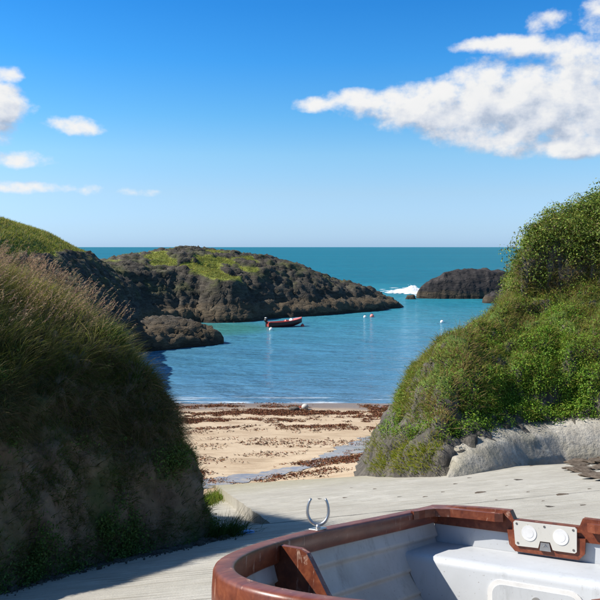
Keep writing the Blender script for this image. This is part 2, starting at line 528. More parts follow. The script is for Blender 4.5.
M = dict(
    concrete=m_concrete(), sand=m_sand(), sea=m_sea(),
    headland=m_rock('headland_rock', (.022, .019, .015), (.055, .046, .035), (.115, .098, .072), 1.0, .8, (.15, .175, .025), 1.9),
    islet=m_rock('islet_rock', (.016, .014, .014), (.032, .028, .027), (.06, .05, .045), 0, .5, zlow=1.0),
    cliff=m_rock('bank_rock', (.032, .029, .025), (.085, .076, .064), (.18, .16, .135), 1.0, 1.6, (.07, .11, .018), crack=.0, stretch=(2.4, 2.0, .45)),
    boulder=m_rock('boulder_rock', (.05, .042, .034), (.12, .10, .08), (.22, .19, .15), 0, 3.0),
    slate=m_rock('slab_stone', (.09, .065, .045), (.19, .145, .105), (.33, .27, .21), 0, 5.0),
    soil=m_soil('left_bank_soil', (.075, .052, .033), (.17, .125, .08), (.055, .075, .02)),
    blade=m_blade('grass_blade', .5), leaf=m_blade('leaf', .34, .6), dry=m_blade('seed_head', .3, .7),
    weed=m_blade('seaweed', .05, .4),
    wood=m_varnish(),
    hullpaint=m_gelcoat('grey_hull_paint', (.50, .51, .50), (.36, .36, .33), .6),
    lining=m_gelcoat('lining_paint', (.42, .41, .385), (.28, .265, .23), .75),
    bench=m_gelcoat('bench_gelcoat', (.44, .455, .47), (.33, .34, .345), .5),
    plate=m_gelcoat('plate_plastic', (.50, .48, .43), (.40, .38, .33), .4),
    steel=simple('galvanised_steel', (.45, .44, .42), .38, .9),
    dark=simple('dark_rubber', (.025, .025, .025), .6),
    screw=simple('screw_metal', (.22, .20, .18), .45, .8),
    wall=m_soil('wall_render', (.26, .235, .195), (.36, .335, .285), (.24, .22, .165)),
    maroon=simple('maroon_hull', (.05, .008, .008), .3), redp=simple('red_trim', (.45, .05, .035), .35), whitep=simple('white_paint', (.62, .61, .59), .4),
    pinkb=simple('pink_buoy', (.62, .20, .17), .4), redb=simple('red_buoy', (.42, .04, .03), .4), whiteb=simple('white_buoy', (.78, .74, .70), .4),
    bluep=simple('blue_plastic', (.10, .25, .50), .35), timber=simple('moored_timber', (.25, .13, .09), .6),
    chaff=simple('foam_white', (.85, .87, .88), .7),
    gravel=m_rock('gravel', (.04, .034, .028), (.09, .08, .065), (.2, .18, .15), 0, 8.0),
)
def m_water_film():
    m, b, bs, co, o = mat('shallow_stream')
    n = b.noise(b.n('ShaderNodeVectorMath', {0: co, 1: (.5, 1, 1)}, operation='MULTIPLY').outputs[0], 6, 4)
    setc(b, bs, b.mix(b.mapr(n, .35, .65), (.20, .19, .185), (.30, .27, .235)), b.mapr(n, .4, .62, .08, .5), n, .35, .03, .5)
    return m
M['film'] = m_water_film()

# ------------------------------------------------------------------ setting: heights
def slip_z(x, y):
    return CAMZ - 1.7 - .25 * y + .1 * x


def slab_left(y):
    return np.where(y < 13.3, -11.0, -.65 - (y - 13.9) * .2)


def slab_end(x):
    return 25.2 - .52 * (x + 2.9)


def track_z(x, y):
    return slip_z(x, y) - .03 - .27 * sstep(12.0, 17.0, y)


def sand_z(x, y):
    z = np.interp(y, [15, 24.5, 33, 40.8, 44, 52], [1.0, .42, .26, .0, -.25, -1.5])
    z = z + .13 * np.clip(x + 1.2, 0, 8) * sstep(33, 25, y)
    z = z + .035 * fbm(np.stack([x * .5, y, y * 0], -1).reshape(-1, 3), .8, 3).reshape(np.shape(x)) * sstep(42, 38, y)
    return z


def grid(x0, x1, y0, y1, res):
    nx, ny = int(round((x1 - x0) / res)) + 1, int(round((y1 - y0) / res)) + 1
    X, Y = np.meshgrid(np.linspace(x0, x1, nx), np.linspace(y0, y1, ny))
    idx = np.arange(nx * ny).reshape(ny, nx)
    Q = np.stack([idx[:-1, :-1], idx[:-1, 1:], idx[1:, 1:], idx[1:, :-1]], -1).reshape(-1, 4)
    return X.ravel(), Y.ravel(), Q


def clip(V, Q, keep, extra=None):
    Q = Q[keep[Q].any(1)]
    used = np.zeros(len(V), bool)
    used[Q.ravel()] = True
    mp = np.cumsum(used) - 1
    return (V[used], mp[Q]) + ((tuple(e[used] for e in extra),) if extra else ())


def chaikin(P, n=2, closed=True):
    P = np.asarray(P, float)
    for _ in range(n):
        Nx = np.roll(P, -1, 0)
        P = np.stack([P * .75 + Nx * .25, P * .25 + Nx * .75], 1).reshape(-1, 2)
    return P


def sdist(poly, x, y):
    """signed distance to a closed polygon, positive inside"""
    A = np.asarray(poly, float)
    B = np.roll(A, -1, 0)
    best = np.full(len(x), 1e18)
    ins = np.zeros(len(x), bool)
    for (ax, ay), (bx, by) in zip(A, B):
        ex, ey = bx - ax, by - ay
        t = np.clip(((x - ax) * ex + (y - ay) * ey) / (ex * ex + ey * ey + 1e-12), 0, 1)
        dd = (x - ax - t * ex) ** 2 + (y - ay - t * ey) ** 2
        best = np.minimum(best, dd)
        c = ((ay > y) != (by > y))
        xi = ax + (y - ay) / (ey if abs(ey) > 1e-12 else 1e-12) * ex
        ins ^= c & (x < xi)
    d = np.sqrt(best)
    return np.where(ins, d, -d)


def vnormals(V, Q):
    n = np.cross(V[Q[:, 2]] - V[Q[:, 0]], V[Q[:, 3]] - V[Q[:, 1]])
    N = np.zeros_like(V)
    for k in range(4):
        np.add.at(N, Q[:, k], n)
    return N / (np.linalg.norm(N, axis=1)[:, None] + 1e-12)


# ------------------------------------------------------------------ sea
def build_sea():
    xs = np.concatenate([-np.geomspace(30000, 60, 14), np.linspace(-50, 50, 21), np.geomspace(60, 30000, 14)])
    ys = np.concatenate([np.linspace(36, 140, 27), np.geomspace(160, 45000, 24)])
    X, Y = np.meshgrid(xs, ys)
    idx = np.arange(X.size).reshape(X.shape)
    Q = np.stack([idx[:-1, :-1], idx[:-1, 1:], idx[1:, 1:], idx[1:, :-1]], -1).reshape(-1, 4)
    V = np.stack([X.ravel(), Y.ravel(), 0 * X.ravel()], 1)
    o = link('sea', mesh_np('sea', V, Q), M['sea'])
    tag(o, kind='structure')


build_sea()

# ------------------------------------------------------------------ beach and slipway
X, Y, Q = grid(-14, 10, 17, 47, .18)
V = np.stack([X, Y, sand_z(X, Y)], 1)
tag(link('beach', mesh_np('beach', V, Q), M['sand']), kind='structure')

# slab of the slipway with a real edge
def build_slip():
    ny, nx = 190, 150
    Vv, fc = [], []
    ys = np.linspace(0, 1, ny)
    rows = []
    Yn = np.concatenate([np.linspace(-5, 13.28, 90), np.linspace(13.32, 27, 110)])
    idx = []
    P = []
    for y in Yn:
        xl, xr = float(slab_left(np.array(y))), 16.0
        # right end of the row stops where the slab ends
        t = np.linspace(0, 1, nx) ** 1.0
        x = xl + (xr - xl) * t
        P.append(np.stack([x, np.minimum(y, slab_end(x)) + 0 * x], 1))
    P = np.array(P)
    rag = fbm(np.concatenate([P.reshape(-1, 2), np.zeros((P.size // 2, 1))], 1), 1.2, 4).reshape(P.shape[:2])
    Z = slip_z(P[..., 0], P[..., 1]) + rag * .022
    # ragged left edge
    P[:, 0, 0] += .06 * fbm(np.stack([P[:, 0, 1] * 2, P[:, 0, 1] * 0, P[:, 0, 1] * 0], 1), 1.0, 3)
    Vt = np.concatenate([P, Z[..., None]], 2).reshape(-1, 3)
    n = len(Yn)
    I = np.arange(n * nx).reshape(n, nx)
    Qd = np.stack([I[:-1, :-1], I[:-1, 1:], I[1:, 1:], I[1:, :-1]], -1).reshape(-1, 4)
    area = np.linalg.norm(np.cross(Vt[Qd[:, 1]] - Vt[Qd[:, 0]], Vt[Qd[:, 2]] - Vt[Qd[:, 0]]), axis=1) + np.linalg.norm(np.cross(Vt[Qd[:, 2]] - Vt[Qd[:, 0]], Vt[Qd[:, 3]] - Vt[Qd[:, 0]]), axis=1)
    Qd = Qd[area > 1e-6]
    # skirt: down the left edge and along the end
    loop = [I[k, 0] for k in range(90, n)]
    lv = Vt[loop].copy()
    lv[:, 2] -= .75
    lv[:, 0] += .05
    base = len(Vt)
    sk = [(base + k, base + k + 1, loop[k + 1], loop[k]) for k in range(len(loop) - 1)]
    Vt = np.concatenate([Vt, lv])
    endl = [I[n - 1, k] for k in range(nx)]
    ev = Vt[endl].copy()
    ev[:, 2] -= 1.6
    ev[:, 1] -= .05
    b2 = len(Vt)
    sk += [(b2 + k, b2 + k + 1, endl[k + 1], endl[k]) for k in range(nx - 1)]
    Vt = np.concatenate([Vt, ev])
    o = link('slipway', mesh_np('slipway', Vt, np.concatenate([Qd, np.array(sk)]), smooth=False), M['concrete'])
    tag(o, kind='structure')
    X, Y, Qq = grid(-7, 1.5, 13.0, 25.5, .15)
    Zt = track_z(X, Y) + .03 * fbm(np.stack([X, Y, 0 * X], 1), 1.1, 4)
    Vq = np.stack([X, Y, Zt], 1)
    Vq, Qq = clip(Vq, Qq, (X < slab_left(Y) + .35) & (Y < 22.3 - .35 * X * 0 + .3 * np.sin(X * 3)))
    o = link('path', mesh_np('path', Vq, Qq), M['concrete'])
    tag(o, kind='structure')


build_slip()

# ------------------------------------------------------------------ left bank
LB = chaikin([(-3.8, 9.2), (-2.96, 10.7), (-1.9, 11.7), (-1.45, 12.2), (-1.7, 13.3), (-2.5, 15.0), (-3.9, 17.5), (-5.6, 20.5), (-7.6, 24), (-8.4, 29), (-30, 30), (-30, -4), (-9.5, -3), (-8.2, 1.5), (-6.3, 4.6), (-4.9, 7.2)], 2)
LB_S = [-.3, 0, .17, .41, .83, 1.24, 1.9, 2.57, 3.56, 6, 12, 20]
LB_H = [-.25, 0, .52, 1.33, 2.24, 2.95, 3.72, 4.40, 5.10, 5.8, 6.5, 6.9]


def build_left_bank():
    X, Y, Q = grid(-14, -.8, -1, 26, .055)
    s = sdist(LB, X, Y)
    P3 = np.stack([X, Y, 0 * X], 1)
    sw = s + .16 * fbm(P3, .9, 4) * sstep(-.1, .5, s) + .05 * fbm(P3, 3.5, 3)
    base = np.maximum(slip_z(X, np.minimum(Y, 14.5)) - .12 * sstep(12, 14.5, Y), .3) - .3 * sstep(14, 20, Y) * 2
    sw = np.where(sw > 1, 1 + (sw - 1) * (1 - .33 * sstep(12.0, 9.5, Y)), sw)      # the landward side lies back
    Z = base + np.interp(sw, LB_S, LB_H) + .10 * fbm(P3, 1.6, 4) * sstep(0, 1.5, s)
    V = np.stack([X, Y, Z], 1)
    V, Q, (s,) = clip(V, Q, s > -.22, (s,))
    N = vnormals(V, Q)
    d = .22 * fbm(V * np.array([1, 1, .7]), 1.2, 5, ridged=True) + .12 * fbm(V, 3.0, 4) + .05 * fbm(V, 9.0, 3)
    V = V + N * (d * sstep(-.1, .3, s) * (1 - .35 * sstep(1.5, 2.5, s)))[:, None]
    tag(link('bank_left', mesh_np('bank_left', V, Q), M['soil']), kind='structure')
    return V, Q, s


LBm = build_left_bank()

# ------------------------------------------------------------------ right bank
RB = chaikin([(30, 15), (13, 20.2), (9.3, 21.9), (7.9, 22.1), (5.6, 20.6), (4.1, 19.4), (3.0, 20.4), (2.0, 22.4), (2.2, 25.2), (3.6, 30), (5.1, 35), (6.0, 40.8), (8.5, 47), (13, 53), (24, 58), (45, 58), (45, 15)], 2)
RB_S = [-.3, 0, .55, 1.4, 1.9, 2.9, 4.4, 5.4, 5.5, 5.75, 6.3, 7.3, 8.7, 15, 25]
RB_H = [-.3, 0, .75, 1.55, 2.6, 3.35, 4.25, 5.15, 6.0, 6.9, 7.55, 8.2, 9.0, 10.2, 11]


def build_right_bank():
    X, Y, Q = grid(1.2, 26, 15.5, 52, .1)
    s = sdist(RB, X, Y)
    P3 = np.stack([X, Y, 0 * X], 1)
    sw = s + .38 * fbm(P3, .55, 4) * sstep(-.1, 1.2, s) + .10 * fbm(P3, 2.5, 3)
    base = np.clip(slip_z(X, np.minimum(Y, 23)), .9, 2.6)
    base = base + (.0 - base) * sstep(25, 36, Y)
    Z = base + np.interp(sw, RB_S, RB_H) + .22 * fbm(P3, .8, 4) * sstep(0, 2, s)
    V = np.stack([X, Y, Z], 1)
    V, Q, (s,) = clip(V, Q, s > -.25, (s,))
    N = vnormals(V, Q)
    rk = 1.35 * fbm(V * np.array([1, 1, .4]), 1.0, 5, .55, ridged=True) - .15
    d = (.32 * rk + .10 * fbm(V, 4, 3)) * sstep(-.1, .5, s) * (1 - .75 * sstep(2.2, 3.4, s)) + (.62 * fbm(V + 8, .42, 3, ridged=True) - .25 + .30 * fbm(V, 1.1, 4)) * sstep(1.6, 3, s)
    V = V + N * d[:, None]
    col = np.zeros((len(V), 3))
    col[:, 0] = sstep(.8, 2.2, s)
    tag(link('bank_right', mesh_np('bank_right', V, Q, col=col), M['cliff']), kind='structure')
    return V, Q, s


RBm = build_right_bank()

# ------------------------------------------------------------------ headland across the cove
def build_headland():
    X, Y, Q = grid(-62, 20, 28, 127, .25)
    P3 = np.stack([X, Y, 0 * X], 1)
    wob = 1.1 * fbm(P3, .22, 4) + .35 * fbm(P3, .9, 3)
    # the far promontory
    H = chaikin([(-14.5, 83), (-9.8, 84.2), (-4.3, 88), (0, 91), (6.7, 95.5), (12, 101), (15.8, 106), (14.5, 109), (6, 114), (-8, 119), (-25, 124), (-45, 126), (-60, 120), (-60, 70), (-20, 74)], 1)
    s1 = sdist(H, X, Y) + wob
    cap = np.interp(X, [-45, -27, -21.7, -17.4, -10, -4.3, 0, 4.3, 6.5, 10.9, 14.5, 16], [5.0, 5.9, 7.7, 8.55, 8.15, 7.2, 5.9, 3.9, 3.3, 2.5, .8, .2])
    pr = np.interp(s1, [-2, 0, .8, 2.6, 4.0, 6.0, 8.5, 11, 16], [-2.5, -.25, .9, 1.7, 3.4, 5.4, 6.6, 7.9, 9.5])
    k = .8
    z1 = -np.log(np.exp(-pr / k) + np.exp(-cap / k)) * k
    # turfed ridge running towards the viewer
    G = np.array([(-22.5, 100), (-17, 96), (-13.0, 92), (-9.4, 89.5)])
    dmin = np.full(len(X), 1e9)
    zt = np.zeros(len(X))
    for (a, za), (b_, zb) in zip(list(zip(G[:-1], [7.9, 7.4, 6.4])), list(zip(G[1:], [7.4, 6.4, 5.2]))):
        e = b_ - a
        t = np.clip(((X - a[0]) * e[0] + (Y - a[1]) * e[1]) / (e @ e), 0, 1)
        dd = np.hypot(X - a[0] - t * e[0], Y - a[1] - t * e[1])
        m_ = dd < dmin
        dmin = np.where(m_, dd, dmin)
        zt = np.where(m_, za + (zb - za) * t, zt)
    zr = zt - np.interp(dmin + .5 * wob, [0, 2.0, 3.2, 5.5, 8], [0, .35, 2.4, 5.2, 9])
    z1 = np.maximum(z1, zr)
    # the nearer hill on the left
    B = chaikin([(-8.8, 28), (-9.8, 40), (-11.3, 50), (-13.6, 59), (-15.2, 66), (-16.5, 75), (-15, 84), (-30, 100), (-60, 100), (-60, 20), (-12, 20)], 1)
    s2 = sdist(B, X, Y) + .8 * wob
    cap2 = np.interp(X - (Y - 58) * -.10, [-40, -26, -23.5, -21.2, -19.6, -18, -16, -14.3, -12], [12.6, 11.6, 11.0, 9.7, 8.0, 6.5, 5.6, 4.9, 3.2]) * np.interp(Y, [30, 58, 72, 84], [1, 1, .93, .75])
    pr2 = np.interp(s2, [-2, 0, .6, 2.0, 3.4, 5.0, 7.5, 11], [-2.5, -.25, 1.3, 2.8, 5.6, 7.6, 10, 13])
    z2 = -np.log(np.exp(-pr2 / .7) + np.exp(-cap2 / .7)) * .7
    # the low spit and wave-cut ledges
    S = chaikin([(-17, 58), (-13, 60.8), (-10, 62.8), (-6.6, 66), (-8.5, 68.5), (-11.5, 71), (-17, 75)], 1)
    s3 = sdist(S, X, Y) + .5 * wob
    z3 = np.interp(s3, [-2, 0, .6, 1.8, 4], [-2, -.2, .7, 1.25, 1.9])
    z = np.maximum(np.maximum(z1, z2), z3)
    rock = .55 * fbm(np.stack([X, Y, z * .6], 1), .35, 5) + .5 * fbm(np.stack([X * .35 + Y * .25, Y * 1.1 - X * .5, z], 1), .55, 5, ridged=True) + .2
    top = np.maximum(sstep(2.6, 1.4, dmin), 0)
    turf2 = sstep(4.6, 6.6, s2) * sstep(7.6, 8.6, z + .5 * wob)
    turf1 = sstep(4.5, 6.5, s1) * sstep(3, -10, X) * sstep(84, 92, Y) * .8
    turf = np.clip(np.maximum(np.maximum(top * (zr >= z1 - .3), turf2), turf1 * sstep(-.15, .25, fbm(P3, .3, 4))), 0, 1)
    amp = (.75 * sstep(-.2, 1.5, z)) * (1 - .8 * turf)
    z = z + amp * (rock - .25) + .12 * fbm(P3, 1.4, 3) * sstep(-.2, .5, z)
    V = np.stack([X, Y, z], 1)
    V, Q, (turf, ) = clip(V, Q, z > -.6, (turf,))
    N = vnormals(V, Q)
    q = V[:, 2] * 1.15 + .32 * V[:, 0] - .12 * V[:, 1] + .9 * fbm(V, .35, 4)
    saw = q - np.floor(q)
    q2 = q * 2.7 + 1.3 * fbm(V + 5, .9, 3)
    saw2 = q2 - np.floor(q2)
    rough = .30 * (saw ** .7 - .5) + .22 * (saw2 ** .7 - .5) + .22 * fbm(V * np.array([.8, .8, 1.6]), 1.0, 5, .6) + .38 * fbm(V * np.array([.7, .9, 1.5]), 1.1, 4, .6, ridged=True)
    V = V + N * (rough * (1 - turf) * sstep(-.3, .6, V[:, 2]))[:, None]
    col = np.zeros((len(V), 3))
    col[:, 0] = turf
    tag(link('headland', mesh_np('headland', V, Q, smooth=True, col=col), M['headland']), kind='structure')
    return V, Q, turf


HLm = build_headland()


def rock_mesh(name, poly, prof_s, prof_h, cap, res, amp, freq, smooth=True):
    P = chaikin(poly, 2)
    (x0, y0), (x1, y1) = P.min(0) - 1, P.max(0) + 1
    X, Y, Q = grid(x0, x1, y0, y1, res)
    P3 = np.stack([X, Y, 0 * X], 1)
    s = sdist(P, X, Y) + .6 * amp * fbm(P3, freq * .7, 4)
    pr = np.interp(s, prof_s, prof_h)
    cp = np.interp(X, *cap)
    k = .35
    z = -np.log(np.exp(-pr / k) + np.exp(-cp / k)) * k
    z = z + amp * (fbm(np.stack([X + Y * .3, Y * .6, z * .8], 1), freq, 5, ridged=True) - .3) * sstep(-.2, 1, z)
    V = np.stack([X, Y, z], 1)
    V, Q = clip(V, Q, z > -.5)
    N = vnormals(V, Q)
    q = V[:, 2] * 1.1 + .4 * V[:, 0] + .8 * fbm(V, freq, 3)
    V = V + N * (amp * (.2 * ((q - np.floor(q)) ** .7 - .5) + .75 * fbm(V, freq * 2.2, 5, .6)))[:, None]
    return mesh_np(name, V, Q, smooth=smooth)


def at_sea(u, v):
    d = CAMZ * F / (v - 247)
    return (u - 300) / F * d, d


o = link('offshore_rock', rock_mesh('offshore_rock', [(19.3, 124), (22, 123.2), (26, 122.6), (33, 122.8), (40, 125), (42, 130), (36, 134), (27, 132), (21, 127)], [-1, 0, .5, 1.5, 3, 5], [-1.5, -.2, 1.4, 3.0, 4.4, 5.4],
         ([18.5, 20.5, 23.5, 25.5, 28, 33, 37, 42], [1.0, 2.2, 3.4, 4.4, 5.1, 4.9, 4.6, 3]), .2, .45, .4), M['islet'])
tag(o, 'large dark humped rock rising from the sea beyond the cove mouth', 'rock')
o = link('offshore_rock', rock_mesh('small_sea_rock', [(17.6, 122.2), (19.0, 121.6), (20.0, 122.2), (19.2, 123.2), (18, 123.1)], [-.5, 0, .4, 1], [-.8, -.1, .7, 1.2], ([17, 20], [1.0, 1.1]), .12, .25, .8), M['islet'])
tag(o, 'small dark rock in the surf at the left foot of the large sea rock', 'rock')
x0, y0 = at_sea(491, 303)
o = link('offshore_rock', rock_mesh('shore_rock', [(x0 - 1.6, y0), (x0, y0 - 1), (x0 + 4, y0 - 1.2), (x0 + 6, y0 + 1.5), (x0 + 2, y0 + 3), (x0 - .8, y0 + 1.8)], [-.6, 0, .4, 1.5, 3], [-1, -.1, .9, 2.0, 3.0], ([x0 - 2, x0, x0 + 2, x0 + 5], [1.0, 1.9, 2.4, 3]), .15, .35, .6), M['islet'])
tag(o, 'low black rock at the sea edge below the brambles of the right bank', 'rock')

# ------------------------------------------------------------------ concrete wall along the right edge of the slip
def build_wall():
    foot = np.array([(3.75, 18.75), (4.5, 19.2), (5.5, 19.95), (6.6, 20.9), (7.9, 21.6), (9.3, 21.55), (11, 20.9), (13.5, 19.9)])
    t = np.linspace(0, len(foot) - 1, 260)
    fx, fy = np.interp(t, range(len(foot)), foot[:, 0]), np.interp(t, range(len(foot)), foot[:, 1])
    hh = np.interp(t, range(len(foot)), [.02, .26, .60, .74, .72, .70, .7, .7])
    tx, ty = np.gradient(fx), np.gradient(fy)
    ln = np.hypot(tx, ty)
    nx, ny = -ty / ln, tx / ln
    prof = [(-.03, -.6), (.05, .08), (.12, .22), (.20, .38), (.29, .55), (.38, .72), (.46, .86), (.56, .97), (.75, 1.05), (1.1, 1.25), (1.3, .3)]
    V = []
    for (o_, hf) in prof:
        z = slip_z(fx, fy) + np.maximum(hh, .3 if hf < 0 else 0) * hf - .04
        tp = np.clip(hh / .45, .04, 1)
        p = np.stack([fx + nx * o_ * tp, fy + ny * o_ * tp, z - .12 * (1 - tp)], 1)
        p += (fbm(p, 1.1, 5, .6) * .16 * min(1, max(hf, 0) * 2) + fbm(p, 6, 4, .6) * .03)[:, None] * np.stack([nx, ny, 0 * nx + .8], 1) * (hf > 0) * np.clip(hh / .5, .05, 1)[:, None]
        V.append(p)
    n, mm = len(t), len(prof)
    V = np.concatenate(V)
    I = np.arange(n * mm).reshape(mm, n)
    Qd = np.stack([I[:-1, :-1], I[:-1, 1:], I[1:, 1:], I[1:, :-1]], -1).reshape(-1, 4)
    o = link('concrete_wall', mesh_np('concrete_wall', V, Qd), M['wall'])
    tag(o, 'low weathered concrete retaining wall between slipway and right grassy bank', 'wall')


build_wall()

# ------------------------------------------------------------------ scattered foliage
def sample(mesh, n, wfun=None):
    V, Q, s = mesh
    T = np.concatenate([Q[:, [0, 1, 2]], Q[:, [0, 2, 3]]])
    cr = np.cross(V[T[:, 1]] - V[T[:, 0]], V[T[:, 2]] - V[T[:, 0]])
    a = np.linalg.norm(cr, axis=1)
    ctr = V[T].mean(1)
    wgt = a.copy()
    if wfun is not None:
        wgt = wgt * wfun(ctr, s[T].mean(1), cr / (a[:, None] + 1e-12))
    wgt = wgt / wgt.sum()
    k = rng.choice(len(T), n, p=wgt)
    r1, r2 = np.sqrt(rng.random(n)), rng.random(n)
    b0, b1, b2 = 1 - r1, r1 * (1 - r2), r1 * r2
    P = V[T[k, 0]] * b0[:, None] + V[T[k, 1]] * b1[:, None] + V[T[k, 2]] * b2[:, None]
    S = s[T[k, 0]] * b0 + s[T[k, 1]] * b1 + s[T[k, 2]] * b2
    N = cr[k] / (a[k][:, None] + 1e-12)
    return P, N, S


def unit(v):
    return v / (np.linalg.norm(v, axis=-1, keepdims=True) + 1e-12)


def blades(P, Dv, L, W, bend, colr, lv=(0, .45, .8), tip=1.0):
    """curved tapering grass blades: two quads and a point each, as triangles"""
    n = len(P)
    side = unit(np.cross(Dv, unit(rng.normal(size=(n, 3)))))
    rows = []
    cols = []
    for t in lv:
        c = P + Dv * (L * t)[:, None] + bend * (L * t * t)[:, None]
        wd = (W * (1 - t ** 1.6) * .5)[:, None]
        rows += [c - side * wd, c + side * wd]
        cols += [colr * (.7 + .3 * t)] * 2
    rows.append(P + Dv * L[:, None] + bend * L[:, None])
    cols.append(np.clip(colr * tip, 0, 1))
    V = np.stack(rows, 1)
    C = np.stack(cols, 1)
    k = len(rows)
    tri = []
    for q in range(len(lv) - 1):
        tri += [(2 * q, 2 * q + 1, 2 * q + 3), (2 * q, 2 * q + 3, 2 * q + 2)]
    tri = np.array(tri + [(k - 3, k - 2, k - 1)])
    T = (np.arange(n) * k)[:, None, None] + tri[None]
    return V.reshape(-1, 3), T.reshape(-1, 3), C.reshape(-1, 3)


def leaves(P, N, size, colr, asp=.6, droop=.3):
    """pointed leaf folded along its midrib: two triangles"""
    n = len(P)
    d = unit(np.cross(N, unit(rng.normal(size=(n, 3)))) + N * rng.uniform(-.1, .5, (n, 1)) + np.array([0, 0, -droop]) * rng.random((n, 1)))
    sd_ = unit(np.cross(d, N + .35 * rng.normal(size=(n, 3))))
    nn = np.cross(sd_, d)
    s = size[:, None]
    a = P
    b_ = P + d * s * .45 + sd_ * s * asp * .5 + nn * s * .10
    c = P + d * s * .45 - sd_ * s * asp * .5 + nn * s * .10
    e = P + d * s * 1.0 - nn * s * .12
    V = np.stack([a, b_, c, e], 1).reshape(-1, 3)
    tri = np.array([(0, 1, 3), (0, 3, 2)])
    T = ((np.arange(n) * 4)[:, None, None] + tri[None]).reshape(-1, 3)
    C = np.repeat(colr, 4, 0)
    return V, T, C


def merge(parts):
    Vs, Ts, Cs, o = [], [], [], 0
    for V, T, C in parts:
        Vs.append(V)
        Ts.append(T + o)
        Cs.append(C)
        o += len(V)
    return np.concatenate(Vs), np.concatenate(Ts), np.concatenate(Cs)


def stuff(name, parts, m, label, cat, smooth=True):
    V, T, C = merge(parts)
    o = link(name, mesh_np(name, V, T, smooth=smooth, col=C), M[m])
    return tag(o, label, cat, kind='stuff')


def pal(cols, n, jit=.18, w_=None):
    c = np.array(cols)[rng.choice(len(cols), n, p=w_)]
    return np.clip(c * (1 + jit * rng.normal(size=(n, 1))) + .05 * c * rng.normal(size=(n, 3)), .003, 1)


def in_view(P, pad=70):
    u = 300 + F * P[:, 0] / np.maximum(P[:, 1], .1)
    return (u > -pad) & (u < 600 + pad)


def uv(P):
    return 300 + F * P[:, 0] / P[:, 1], 247 - F * (P[:, 2] - CAMZ) / P[:, 1]


WIND = np.array([.45, .05, 0])
